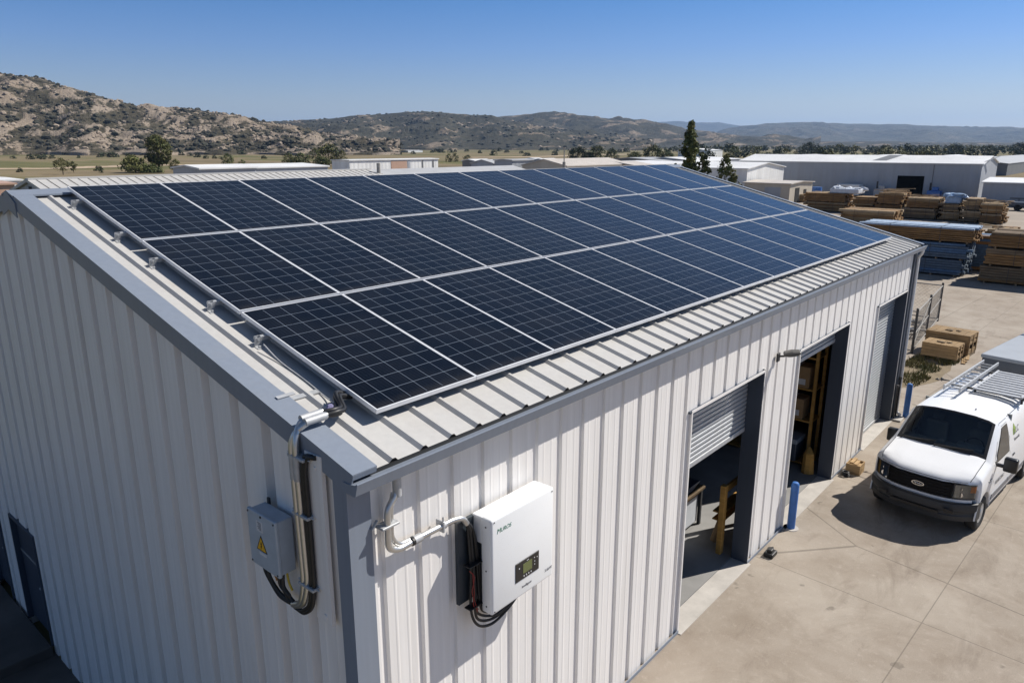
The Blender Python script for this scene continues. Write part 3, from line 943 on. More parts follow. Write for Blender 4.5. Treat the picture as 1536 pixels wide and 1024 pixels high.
for k in range(14):
    m.blob((8.5+random.uniform(-.16, .16), 1.5+random.uniform(-.12, .12), .95+random.uniform(-.03, .1)), .09, .07, .07, 1, .35)
tag(m.build('crumpled_bag', M_blue), 'crumpled bright blue bag lying on the dark bench', 'bag')
m = MB()
for k in range(6): m.rbox((8.75+.05*k, 1.33, .88+.02*k), (9.1+.06*k, 1.8, .90+.02*k), .004, 1)
tag(m.build('folded_sheets', M_truckd), 'flat dark folded sheets piled on the bench beside the blue bag', 'sheets')
m = MB(); m.tube([(9.05, .78, .02), (9.15, .70, .5), (9.16, .66, .62)], [.09, .075, .02], 8)
tag(m.build('rolled_sack', M_card), 'brown paper sack standing on the floor under the pine rack', 'sack')

SX = 13.62
sh = thing('shelving_unit', 'tall shelving with orange boards just inside the second opening', 'shelving', (13.9, 1.2, .02))
def at2(px, py, x=SX): return on(px, py, 0, x)
p1, p2 = at2(1197, 581), at2(1239, 589)
q1, q2 = at2(1194, 628), at2(1236, 637)
ya, yb = 2.9, .62
for z in (p1.z*.5+p2.z*.5, q1.z*.5+q2.z*.5, 2.75, .12):
    m = MB(); board_box(m, (SX, yb, z-.04), (SX+.62, ya, z)); m.build('shelf', M_pine, sh)
for y in (yb, 1.85, ya):
    for x in (SX-.01, SX+.56):
        m = MB(); m.box((x, y-.03, .02), (x+.06, y+.04, 2.95)); m.build('upright', M_pine if y == yb else M_truck, sh)
def carton(label, a, b, m_=M_card):
    t = thing('cardboard_box', label, 'box', ((a[0]+b[0])/2, (a[1]+b[1])/2, a[2]))
    m = MB(); m.rbox(a, b, .01, 1); m.build('carton', m_, t)
    m = MB(); m.box((a[0]-.002, (a[1]+b[1])/2-.03, a[2]+.02), (b[0], (a[1]+b[1])/2+.03, b[2]+.002)); m.box((a[0]-.003, a[1]+.08, a[2]+.08), (a[0]-.001, a[1]+.25, a[2]+.22)); m.build('tape', M_label, t)
zs = p1.z*.5+p2.z*.5; zq = q1.z*.5+q2.z*.5
carton('brown cardboard box with white label on the upper shelf', (SX+.02, .78, zs), (SX+.45, 1.35, zs+.52))
carton('brown cardboard box on the lower shelf inside the second opening', (SX+.02, .85, zq), (SX+.45, 1.40, zq+.50))
carton('small carton deeper along the upper shelf', (SX+.02, 2.0, zs), (SX+.4, 2.5, zs+.35))
t = thing('tool_chest', 'dark blue plastic chest on the floor under the orange shelves', 'chest', (SX-.1, 1.3, .02))
m = MB(); m.rbox((SX-.15, .85, .16), (SX+.4, 1.65, .62), .03, 2); m.build('body', M_truckd, t)
m = MB(); m.rbox((SX-.17, .84, .60), (SX+.42, 1.66, .72), .02, 2); m.box((SX-.12, 1.0, .72), (SX-.02, 1.5, .735)); m.build('lid', M_truck, t)
m = MB(); m.tube([(SX-.25, .50, .02), (SX-.22, .52, .5), (SX-.15, .55, .62)], [.15, .12, .04], 8)
tag(m.build('rolled_sack', M_pine), 'tan sack leaning by the frame of the second opening', 'sack')

# ------------------------------------------------------------------ small things in the yard
def bollard(x, y, label):
    t = thing('bollard', label, 'bollard', (x, y, 0), 0, 'blue bollards along the wall')
    m = MB(); m.smooth = True
    r = .078
    m.loft([[(x+r*k*math.cos(2*PI*i/20), y+r*k*math.sin(2*PI*i/20), z) for i in range(20)] for k, z in ((1, 0), (1, .95), (.93, .985), (.7, 1.01), (.3, 1.02))], True, True)
    m.build('post', M_blue, t, auto=35)
    m = MB(); m.cyl((x, y, 0), (x, y, .012), .15, 16); m.build('base', M_conc2, t)
bollard(10.56, -.16, 'blue steel bollard between the first and second roller door openings')
bollard(18.95, -.30, 'blue steel bollard near the far corner by the third roller door')
bx = thing('wooden_box', 'small open wooden box on the concrete beside the parked van', 'box', (14.2, -.32, 0))
m = MB()
m.box((14.0, -.48, .0), (14.38, -.46, .25)); m.box((14.0, -.18, 0), (14.38, -.16, .25)); m.box((14.0, -.46, 0), (14.02, -.18, .25)); m.box((14.36, -.46, 0), (14.38, -.18, .25)); m.box((14.02, -.46, .18), (14.36, -.18, .2))
m.build('box', M_wood, bx)
m = MB(); m.box((14.02, -.40, .25), (14.30, -.32, .27)); m.box((14.08, -.30, .25), (14.42, -.22, .27)); m.build('slat', M_wood, bx)
m = MB(); m.smooth = True
for k in range(3): m.tube([(13.82+(.09-.01*k)*math.cos(a*PI/8), -.22+(.09-.01*k)*math.sin(a*PI/8), .03+.035*k) for a in range(17)], .02, 6)
tag(m.build('hose_coil', M_black), 'small coil of black hose by the wall next to the wooden box', 'hose')
m = MB(); m.rbox((9.15, -.34, .0), (9.40, -.16, .09), .02, 2); m.rbox((9.20, -.30, .08), (9.33, -.2, .15), .02, 2); m.tube(spline([(9.36, -.2, .04), (9.46, -.14, .03), (9.55, -.2, .02)], 5), .018, 6)
tag(m.build('rubber_block', M_black), 'small black rubber block on the concrete by the first opening', 'block')
pp = thing('standpipe', 'thin dark utility pipes rising at the wall foot near the far bollard', 'pipe', (18.6, -.1, 0))
for x, h in ((18.50, .95), (18.72, 1.15)):
    m = MB(); m.cyl((x, -.09, .03), (x, -.09, h), .022, 8); m.rbox((x-.04, -.12, h), (x+.04, -.05, h+.09), .01, 1); m.build('pipe', M_iron, pp)
m = MB(); m.rbox((18.4, -.3, .004), (18.85, -.045, .05), .01, 1); m.build('base', M_conc2, pp)
gx = MB()
for k in range(2600):
    a = random.random(); x = 22.0+4.4*random.random()**.8; y = .15+1.35*random.random()-.12*(x-22)
    if noise.noise((x*.9, y*1.4, 3)) < -.12: continue
    h = random.uniform(.05, .22); an = random.uniform(0, PI); dx, dy = math.cos(an)*.02, math.sin(an)*.02
    lx, ly = random.uniform(-.1, .1), random.uniform(-.1, .1)
    gx.face((x-dx, y-dy, .0), (x+dx, y+dy, .0), (x+lx, y+ly, h))
tag(gx.build('grass', L_grass), kind='stuff')
m = MB()
N = 20
m.face(*[(24.2+2.5*math.cos(2*PI*i/N)*random.uniform(.85, 1.1), .75-.12*2+.85*math.sin(2*PI*i/N)*random.uniform(.8, 1.1), .004) for i in range(N)])
tag(m.build('soil', mat('bare_soil', (.20, .155, .095), .95, var=.3, vs=3)), kind='structure')

# pallet crates
def crate(label, c, wx, wy, h, rz):
    t = thing('pallet_crate', label, 'crate', (*c, 0), rz, 'timber crates beside the fenced pen')
    m = MB()
    nb = 4
    for k in range(nb):
        z0 = .13+(h-.13)*k/nb; z1 = .13+(h-.13)*(k+1)/nb-.006
        m.rbox((0, -wy/2, z0), (.025, wy/2, z1), .004, 1); m.rbox((wx-.025, -wy/2, z0), (wx, wy/2, z1), .004, 1)
        m.rbox((.025, wy/2-.025, z0), (wx-.025, wy/2, z1), .004, 1)
        if k != 1: m.rbox((.025, -wy/2, z0), (wx-.025, -wy/2+.025, z1-(.05 if k == 2 else 0)), .004, 1)
    for x in (.03, wx/2-.04, wx-.11): m.box((x, -wy/2-.02, .13), (x+.08, -wy/2, h-.005))
    m.build('body', M_wood, t, local=True)
    m = MB()
    nl = 6
    for k in range(nl):
        y0 = -wy/2-.01+(wy+.02)*k/nl
        m.rbox((-.02, y0, h), (wx+.02, y0+(wy+.02)/nl-.012, h+.022), .004, 1)
    m.build('lid', M_wood, t, local=True)
    m = MB()
    for y in (-wy/2, -.05, wy/2-.1): m.box((0, y, .03), (wx, y+.1, .12))
    for x in (0, wx/2-.05, wx-.1): m.box((x, -wy/2, .0), (x+.1, wy/2, .03))
    m.box((.01, -wy/2+.01, .121), (wx-.01, wy/2-.01, .13))
    m.build('pallet', M_woodg, t, local=True)
    m = MB(); m.blob((wx*.4, .05, h+.05), .12, .16, .03, 1, .4); m.blob((wx*.5, -.2, h+.04), .08, .1, .025, 1, .4); m.build('scrap', M_woodg, t, local=True)
crate('small low timber crate in front of the taller crate', (25.95, .30), .85, 1.15, .60, R(-4))
crate('taller timber crate behind the small low crate', (27.0, .28), 1.1, 1.45, .82, R(-5))
m = MB(); m.box((25.75, .9, .0), (26.05, 1.25, .35)); 
pile = thing('plank_pile', 'short planks lying on the ground beside the small timber crate', 'planks', (26.4, -.5, 0))
m = MB()
for k in range(3): m.obox((26.4+.2*k, -.45-.02*k, .03+.03*k), (.35, .05, 0), (-.01, .06, 0), (0, 0, .013))
m.build('plank', M_wood, pile)

# fenced pen with scrap
fn = thing('fence', 'dark chain link pen with leaning braces behind the far corner of the workshop', 'fence', (26.5, 1.2, 0))
cn = [Vector((26.4, 1.25, 0)), Vector((32.9, 1.7, 0)), Vector((33.0, 6.5, 0)), Vector((26.4, 6.5, 0))]
for c in cn[:3]+[Vector((29.6, 1.47, 0)), Vector((26.4, 4.0, 0))]:
    m = MB(); m.cyl(c, c+Vector((0, 0, 1.68)), .045, 8); m.blob(c+Vector((0, 0, 1.70)), .05, .05, .04, 1, 0); m.build('post', M_iron, fn)
for a, b in zip(cn, cn[1:]+cn[:1]):
    m = MB()
    for z in (1.60, .12): m.cyl(a+Vector((0, 0, z)), b+Vector((0, 0, z)), .026, 6)
    m.build('rail', M_weat, fn)
m = MB(); m.cyl(cn[0]+Vector((0, 0, .75)), cn[1]+Vector((0, 0, 1.0)), .022, 6); m.cyl(cn[0]+Vector((0, 0, .3)), (29.6, 1.47, 1.5), .022, 6); m.build('brace', M_weat, fn)
m = MB()
for a, b in zip(cn[:3], cn[1:]):
    d = b-a; Ln = d.length; d.normalize(); z1 = 1.58
    k = -z1
    while k < Ln:
        for sgn in (0, 1):
            u0, u1 = max(0, k), min(Ln, k+z1)
            za, zb_ = u0-k, u1-k
            if sgn: za, zb_ = z1-za, z1-zb_
            if u1-u0 > .05: m.bar(a+d*u0+Vector((0, 0, za+.05)), a+d*u1+Vector((0, 0, zb_+.05)), .005, .005)
        k += .16
m.build('mesh', M_weat, fn)
m = MB()
for k in range(150):
    c = Vector((random.uniform(26.8, 31.5), random.uniform(1.9, 5.6), 0)); h = .75*(1-((c.x-29)/3.2)**2)*(1-((c.y-3.6)/2.6)**2)
    c.z = max(.05, random.uniform(0, max(.1, h)))
    an = random.uniform(0, PI); ln = random.uniform(.4, 1.6)
    dv = Vector((math.cos(an), math.sin(an), random.uniform(-.15, .35)))*ln/2
    m.k = random.choice((0, 0, 1, 2)); m.bar(c-dv, c+dv, random.uniform(.04, .14), random.uniform(.03, .08))
tag(m.build('scrap', [M_weat, M_iron, M_woodg]), 'tangled grey heap of scrap pipes and timber inside the fenced pen', 'scrap', kind='stuff')

# ------------------------------------------------------------------ timber bundles
def bundle(label, x0, y0, z0, dx, dy, h, nx, nz, m1, m2=None, top2=False, loose=.10, group=None, rz=0.0, wrap=0):
    """x0,y0: corner nearest the camera on the sunlit end; boards run along y"""
    t = thing('timber_bundle', label, 'timber', (x0, y0, z0), rz, group)
    m = MB(); z = .10; hz = (h-.10)/nz; m3 = M_bluep if m2 is M_bluet else M_raw if m2 is M_wood else m2 or m1
    for j in range(nz):
        for i in range(nx):
            if j == nz-1 and random.random() < .06: continue
            a = random.uniform(-loose, loose*.6) if random.random() < .6 else random.uniform(-.01, .02)
            b = random.uniform(-loose, loose)
            wx = dx/nx; jt = random.uniform(-.008, .008)
            m.k = 1 if (m2 and ((top2 and j >= nz-1) or (not top2 and random.random() < .3))) else 0
            if j == nz-1 and (m.k == 1 or m2 is M_wood) and random.random() < .45: m.k = 2
            m.box((i*wx+.004+jt, a, z+j*hz+.004), ((i+1)*wx-random.uniform(.004, .03)+jt, dy+b, z+(j+1)*hz-random.uniform(.006, .024)))
    m.build('boards', [m1, m2 or m1, m3], t, local=True)
    nb = max(2, int(dy/1.1))
    for k in range(nb):
        y = .25+(dy-.6)*k/(nb-1)
        m = MB(); m.box((-.03, y, 0), (dx+.02, y+.1, .098)); m.build('bearer', M_woodg, t, local=True)
    m = MB()
    for k in range(2):
        y = dy*(.28+.45*k)
        m.box((-.008, y, .1), (-.002, y+.025, h)); m.box((-.004, y, h), (dx, y+.025, h+.004))
    m.build('strap', M_iron, t, local=True)
    return t
YB = 'timber bundles stacked in the near yard'
fx = 46.3
bundle('faded blue timber bundle at the bottom of the blue stack', fx, 3.25, 0, 2.6, 6.8, .98, 9, 6, M_bluet2, M_bluet, loose=.22, group=YB)
bundle('blue painted timber bundle in the middle of the blue stack', fx+.02, 3.05, .98, 2.6, 7.0, .98, 9, 6, M_bluet2, M_bluet, loose=.28, group=YB)
bundle('brown timber bundle with blue boards on its top, above the blue bundles', fx+.03, 2.85, 1.96, 2.6, 6.2, .92, 9, 7, M_woodb, M_bluet, True, loose=.16, group=YB)
bundle('blue board ends sticking out behind the brown topped stack', fx+3.2, 2.2, .0, 1.8, 7.0, 2.2, 7, 12, M_bluet, M_woodb, loose=.4, group=YB)
bundle('greyed brown timber bundle at the bottom of the stack at the frame edge', 45.2, -3.0, 0, 3.0, 5.15, .98, 9, 6, M_woodg, M_woodb, loose=.05, group=YB)
bundle('weathered timber bundle in the middle of the stack at the frame edge', 45.25, -3.2, .98, 3.0, 5.2, .98, 9, 6, M_woodg, M_woodb, loose=.05, group=YB)
bundle('brown timber bundle topping the stack at the frame edge', 45.3, -3.2, 1.96, 3.0, 5.1, .90, 9, 5, M_woodb, M_woodg, True, loose=.05, group=YB)
BB = 'timber stacks in the row before the big shed'
def back(px0, px1, pyb, h, x, lab, layers=2, dx=3.4, m1=M_woodb, m2=M_wood):
    a = G(px1, pyb); b = G(px0, pyb)
    s_ = x/((a.x+b.x)/2)
    y0 = CAM.y+(a.y-CAM.y)*(x-CAM.x)/(a.x-CAM.x); y1 = CAM.y+(b.y-CAM.y)*(x-CAM.x)/(b.x-CAM.x)
    for k in range(layers):
        q = random.uniform(-.12, .12)*(k > 0)
        bundle(lab[k], x+random.uniform(-.2, .2), y0+random.uniform(-.15, .2), h/layers*k, dx+q, (y1-y0)*random.uniform(.86, 1.04) if k else y1-y0, h/layers, 7, 5, random.choice((m1, m1, M_woodg)), m2, loose=.30, group=BB, rz=R(random.uniform(-2.5, 2.5)))
    return y0, y1
y_a = back(1207, 1266, 322, 2.15, 87, ('lower brown bundle under the white wrapped load', 'upper brown bundle carrying the white wrapped load'))
back(1276, 1309, 327, 1.95, 85.4, ('lower bundle of the back row stack just past the white wrapped load', 'upper bundle of the back row stack just past the white wrapped load'))
y_b = back(1312, 1350, 327, 2.55, 85, ('lower bundle of the tallest back row stack under loose boards', 'upper bundle of the tallest back row stack under loose boards'))
y_c = back(1353, 1404, 330, 2.2, 84, ('lower bundle of the square back row stack with ragged ends', 'upper bundle of the square back row stack with ragged ends'))
y_d = back(1407, 1436, 331, 1.75, 84, ('lower narrow bundle under the blue wrapped load', 'upper narrow bundle carrying the blue wrapped load'))
back(1440, 1467, 332, 2.35, 83.5, ('lower bundle of the back row stack next to the blue wrapped load', 'upper bundle of the back row stack next to the blue wrapped load'))
y_e = back(1470, 1501, 332, 2.0, 83, ('lower bundle of the last back row stack before the open gravel', 'upper bundle of the last back row stack before the open gravel'))
back(1484, 1520, 344, 1.1, 66, ('low brown timber bundle on the gravel behind the frame edge stack',), 1)
back(1262, 1342, 336, 1.3, 76, ('low dark bundle in front of the tallest back row stack',), 1)
back(1178, 1206, 300, 1.1, 100, ('pale timber pack before the small beige building',), 1, 2.0, M_wood, M_raw)
back(1140, 1176, 300, 1.2, 100, ('long brown timber pack before the small beige building',), 1, 2.0)
def loose_boards(label, x, y, z, n, L_, sp_):
    m = MB()
    for k in range(n):
        an = PI/2+random.gauss(0, .22); d = Vector((math.cos(an), math.sin(an), random.gauss(0, .05)))*L_*random.uniform(.3, .5)
        c = Vector((x+random.uniform(0, sp_), y+random.uniform(-.5, .5), z+.05+.06*random.random()*n*.3)); m.k = random.choice((0, 1, 2)); m.bar(c-d, c+d, random.uniform(.08, .2), .04)
    tag(m.build('loose_boards', [M_raw, M_wood, M_woodg]), label, 'boards')
loose_boards('loose sawn boards thrown over the tallest back row stack', 85, (y_b[0]+y_b[1])/2, 2.6, 14, 3.4, 3.0)
loose_boards('loose boards lying over the square back row stack', 84, (y_c[0]+y_c[1])/2, 2.25, 9, 3.0, 3.0)
loose_boards('loose boards lying over the last back row stack by the gravel', 83, (y_e[0]+y_e[1])/2, 2.05, 10, 3.0, 3.0)
loose_boards('fallen boards on the ground before the tallest back row stack', 81, y_b[0]+1, .1, 14, 3.5, 2.5)
loose_boards('loose boards left on the low bundle near the frame edge stack', 66, G(1500, 344).y-1.0, 1.1, 6, 2.4, 2.5)
def wrapped(label, x, y0, y1, z, h, mm_, dx=2.6):
    m = MB(); m.rbox((x+.3, y0, z), (x+.3+dx, y1, z+h*.7), .12, 2)
    for k in range(26):
        m.blob((x+.3+random.uniform(0, dx), random.uniform(y0, y1), z+h*random.uniform(.45, .85)), random.uniform(.2, .5), random.uniform(.2, .6), random.uniform(.1, .25), 1, .35)
    tag(m.build('wrapped_load', mm_), label, 'wrapped load')
wrapped('white plastic wrapped load on top of a brown timber stack', 87, y_a[0]-1.2, y_a[0]+2.0, 2.15, .8, M_film)
wrapped('pale blue wrapped load on top of the narrow timber stack', 84, y_d[0], y_d[1]-.3, 1.75, 1.1, M_tarp, 1.6)
m = MB(); 
for k in range(12): m.blob((85+random.uniform(0, 2), y_c[0]-.3+random.uniform(-.5, .5), 1.4+random.uniform(-.5, .4)), .3, .35, .2, 1, .4)
tag(m.build('wrapped_load', M_film), 'torn white plastic hanging between two brown timber stacks', 'wrapped load')

# ------------------------------------------------------------------ the white van
VW = 1.0
van = thing('panel_van', 'white panel van with black grille parked beside the workshop doors', 'van', (12.22, -1.98, 0), R(-6))
def lerp(a, b, t): return a+(b-a)*t
def interp(tab, s):
    if s <= tab[0][0]: return tab[0][1]
    for (a, x), (b, y) in zip(tab, tab[1:]):
        if s <= b: return lerp(x, y, (s-a)/(b-a))
    return tab[-1][1]
HZ = [(.10, 1.115), (.14, 1.165), (.22, 1.205), (.4, 1.25), (.8, 1.33), (1.15, 1.405)]
WC, WR, AR = (.88, 4.38), .36, .45
def zbot(s):
    z = .40
    for c in WC:
        if abs(s-c) < AR: z = max(z, WR+math.sqrt(AR*AR-(s-c)**2))
    return z
def half(s):
    w_ = VW-.05*max(0, (.5-s)/.5)**2
    if s > 4.9: w_ -= .04*(s-4.9)
    zb = zbot(s)
    low_ = [(0, zb), (w_-.12, zb), (w_-.015, zb), (w_, max(zb+.012, .56)), (w_+.004, max(zb+.024, .74)), (w_, max(.96, zb+.04))]
    cab = [(w_-.025, 1.22), (w_-.035, 1.30), (w_-.10, 1.62), (w_-.165, 1.86), (w_-.235, 1.945), (w_-.36, 1.99), (.38, 2.025), (0, 2.035)]
    zh = interp(HZ, s)
    hood = [(w_-.012, max(.975, zh-.16)), (w_-.03, zh-.115), (w_-.055, zh-.085), (w_-.095, zh-.058), (w_-.145, zh-.014), (w_-.30, zh+.008), (.42, zh-.004), (0, zh+.004)]
    if s <= 1.15: up = hood
    elif s >= 1.85: up = cab
    else:
        t = (s-1.15)/.7
        up = [(lerp(a[0], b[0], t), lerp(a[1], b[1], t)) for a, b in zip(hood, cab)]
        up[0] = (w_-.015, lerp(up[0][1], 1.22, .8))
    return low_+up
def sweep(s, y):
    return s+.44*(abs(y)/VW)**3*max(0, 1-(s-.1)/.45)
ST_ = [.10, .14, .22, .32]+[.88+.46*math.cos(PI-PI*k/10) for k in range(11)]+[1.5, 1.85, 2.2, 2.7, 3.2, 3.7]+[4.38+.46*math.cos(PI-PI*k/10) for k in range(11)]+[5.1, 5.4, 5.47]
ST_ = sorted(set([round(x, 4) for x in ST_]+[1.15]))
m = MB()
rows_ = []
for s in ST_:
    h_ = half(s)
    if s > 5.45: h_ = [(y*.985, z if i < 3 else z-.02) for i, (y, z) in enumerate(h_)]
    rows_.append([(sweep(s, y), y, z) for y, z in h_])
NP = len(rows_[0])
for sg in (1, -1):
    for j in range(len(ST_)-1):
        for i in range(NP-1):
            if ST_[j] >= 1.149 and ST_[j+1] <= 1.851 and i >= 10: continue   # windscreen opening
            q = [rows_[j][i], rows_[j][i+1], rows_[j+1][i+1], rows_[j+1][i]]
            m.face(*[(x, y*sg, z) for x, y, z in (q if sg > 0 else q[::-1])])
    for rw in (rows_[0], rows_[-1]):
        for i in range(3, NP-2): m.face(*[(x, y*sg, z) for x, y, z in (rw[i], rw[i+1], (rw[i+1][0]+0, 0, rw[i+1][2]), (rw[i][0], 0, rw[i][2]))])
m.build('body', M_van, van, local=True, auto=28)
# windscreen: glass with a black border
def ws(u, t):       # u -1..1 across, t 0 bottom..1 top
    s = lerp(1.15, 1.85, t); h_ = half(s); a = abs(u)
    pr_ = [h_[13], h_[12], h_[11], h_[10]]
    ys_ = [p[0] for p in pr_]; y = a*ys_[3]
    for (y0, z0), (y1, z1) in zip(pr_, pr_[1:]):
        if y <= y1+1e-6: z = lerp(z0, z1, (y-y0)/max(1e-6, y1-y0)); break
    return Vector((sweep(s, y), math.copysign(y, u), z))
gm = MB(); bm_ = MB()
us = [-1, -.93]+[-.93+1.86*k/14 for k in range(1, 14)]+[.93, 1]; ts = [0, .09, .3, .5, .7, .95, 1]
for i in range(len(us)-1):
    for j in range(len(ts)-1):
        q = [ws(us[i], ts[j]), ws(us[i+1], ts[j]), ws(us[i+1], ts[j+1]), ws(us[i], ts[j+1])]
        (bm_ if i in (0, len(us)-2) or j in (0, len(ts)-2) else gm).face(*q)
wsc = gm.build('windscreen', M_wsglass, van, local=True, auto=30)
bm_.build('surround', M_blk, wsc, local=True, auto=30)
# cabin
m = MB(); m.box((1.2, -.86, .5), (1.25, .86, 1.25)); m.box((1.15, -.84, .5), (2.75, .84, .55)); m.box((2.72, -.85, .5), (2.76, .85, 1.95)); m.rbox((1.25, -.84, 1.10), (1.68, .84, 1.395), .04, 2)
m.rbox((1.22, -.80, 1.20), (1.45, .80, 1.412), .03, 2)
m.build('dashboard', M_dash, van, local=True)
for y in (-.45, .45):
    m = MB(); m.rbox((1.95, y-.26, .75), (2.45, y+.26, .95), .06, 2); m.rbox((2.36, y-.25, .9), (2.52, y+.25, 1.55), .06, 2); m.rbox((2.40, y-.13, 1.56), (2.5, y+.13, 1.75), .04, 2)
    m.build('seat', M_seat, van, local=True)
m = MB(); m.rbox((1.42, -.72, 1.37), (1.64, -.20, 1.49), .05, 2); m.box((1.3, .1, 1.413), (1.5, .42, 1.426)); m.rbox((1.46, .0, 1.38), (1.6, .14, 1.46), .02, 2); m.build('instrument_hood', M_seat, van, local=True)
m = MB(); m.smooth = True
m.tube([(1.80+.10*math.cos(a*PI/12)*.9, -.45+.19*math.sin(a*PI/12), 1.36+.17*math.cos(a*PI/12)) for a in range(25)], .016, 6)
m.build('steering_wheel', M_blk, van, local=True)
# grille, badge, headlights, bumper
def fr(y, d=0.0): return sweep(.10, y)-d
m = MB()
def strip(m, y0, y1, z0, z1, d, n=10, tz=0, thick=.03):
    A = []
    for k in range(n+1):
        y = lerp(y0, y1, k/n); A.append((fr(y, d), y, z0, z1))
    for a, b in zip(A, A[1:]):
        m.face((a[0], a[1], a[2]), (b[0], b[1], b[2]), (b[0], b[1], b[3]), (a[0], a[1], a[3]))
        m.face((a[0], a[1], a[3]), (b[0], b[1], b[3]), (b[0]+thick, b[1], b[3]), (a[0]+thick, a[1], a[3]))
        m.face((a[0], a[1], a[2]), (b[0], b[1], b[2]), (b[0]+thick, b[1], b[2]), (a[0]+thick, a[1], a[2]))
strip(m, -.60, .60, .79, 1.095, .010, 14)
gr = m.build('grille', M_grille, van, local=True)
m = MB()
for z in (.81, .875, .94, 1.005, 1.06): strip(m, -.585, .585, z, z+.020, .022, 14)
strip(m, -.60, -.575, .80, 1.085, .03, 2); strip(m, .575, .60, .80, 1.085, .03, 2)
m.build('bar', M_grille, gr, local=True)
bd = MB()
el = [(math.cos(2*PI*k/28)*.118, math.sin(2*PI*k/28)*.047) for k in range(28)]
bd.prism(el, lambda a, b: (.055, a, .95+b), lambda a, b: (.075, a, .95+b)); bg_ = bd.build('badge', M_chrome, van, local=True)
bd = MB(); bd.prism([(a*.84, b*.76) for a, b in el], lambda a, b: (.0525, a, .95+b), lambda a, b: (.056, a, .95+b)); bd.build('badge_field', M_blk, bg_, local=True)
bd = MB(); bd.smooth = True
bd.tube(spline([(.051, .075, .955), (.051, .05, .97), (.051, .04, .935), (.051, .015, .965), (.051, -.01, .94), (.051, -.03, .965), (.051, -.05, .94), (.051, -.078, .96)], 6), .0065, 5); bd.build('script', M_chrome, bg_, local=True)
m = MB(); strip(m, -.90, .90, .705, .77, .006, 18); m.build('lower_valance', M_van, van, local=True)
for sg in (-1, 1):
    m = MB(); strip(m, sg*.625, sg*.935, .80, 1.085, .006, 8); hl = m.build('headlight', M_refl, van, local=True)
    m = MB()
    strip(m, sg*.63, sg*.935, .805, 1.08, .022, 8); m.build('lens', M_lens, hl, local=True)
    m = MB(); m.cyl((fr(.72, .012), sg*.72, .88), (fr(.72, -.02), sg*.72, .88), .05, 14); m.cyl((fr(.72, .012), sg*.71, 1.0), (fr(.72, -.02), sg*.71, 1.0), .035, 14); m.build('lamp', M_chrome, hl, local=True)
    m = MB(); strip(m, sg*.86, sg*.935, .93, 1.06, .014, 4); m.build('indicator', M_amber, hl, local=True)
    m = MB(); strip(m, sg*.612, sg*.63, .79, 1.095, .024, 2); strip(m, sg*.612, sg*.94, 1.082, 1.096, .024, 6); strip(m, sg*.612, sg*.94, .79, .804, .024, 6); m.build('surround', M_bump, hl, local=True)
prof = [(.03, .715), (-.035, .70), (-.05, .65), (-.045, .55), (-.02, .525), (-.02, .465), (-.035, .445), (-.02, .34), (.10, .30)]
m = MB(); ringz = []
for k in range(25):
    y = -1.0+2.0*k/24
    ringz.append([(.02+sweep(.10, y)-.10+x+.02+.05*max(0, abs(y)-.9), y, z) for x, z in prof])
m.loft(ringz, False)
for sg in (1, -1):
    e = ringz[-1] if sg > 0 else ringz[0]
    m.loft([e, [(.66, sg*1.012, z if z > .3 else .34) for x, z in prof]], False)
bp = m.build('bumper', M_bump, van, local=True, auto=30)
m = MB(); 
for z in (.468,): m.box((-.018, -.45, z), (.0, .45, z+.055))
for sg in (1, -1): m.rbox((.0, sg*.62-.09, .54), (.03, sg*.62+.09, .62), .01, 1)
m.build('intake', M_blk, bp, local=True)
m = MB(); strip(m, -.70, .70, .71, .727, .085, 14); m.build('top_edge', M_bump, bp, local=True)
# wheels
for s in WC:
    for sg in (1, -1):
        y0 = sg*.99
        m = MB(); m.smooth = True
        pr_ = [(.195, -.21), (.24, -.225), (.30, -.22), (.345, -.20), (.36, -.16), (.36, -.05), (.345, -.01), (.30, .008), (.24, .004), (.20, -.02)]
        m.loft([[(s+r*math.cos(2*PI*k/32), y0+sg*d, WR+r*math.sin(2*PI*k/32)) for k in range(32)] for r, d in pr_], True)
        wh = m.build('wheel', M_tyre, van, local=True, auto=40)
        m = MB()
        m.loft([[(s+r*math.cos(2*PI*k/24), y0+sg*d, WR+r*math.sin(2*PI*k/24)) for k in range(24)] for r, d in ((.205, -.015), (.19, -.02), (.175, -.05), (.12, -.035), (.085, -.01), (.06, .0), (.03, .004))], True, True)
        m.build('rim', M_rim, wh, local=True, auto=30)
        m = MB()
        for k in range(8):
            a = 2*PI*k/8; c = Vector((s+.143*math.cos(a), y0+sg*-.036, WR+.143*math.sin(a))); m.cyl(c, c+Vector((0, sg*.004, 0)), .016, 8)
        m.build('vent', M_blk, wh, local=True)
    m = MB(); m.box((s-.40, -.72, .42), (s+.40, .72, .44)); m.build('wheel_housing', M_blk, van, local=True)
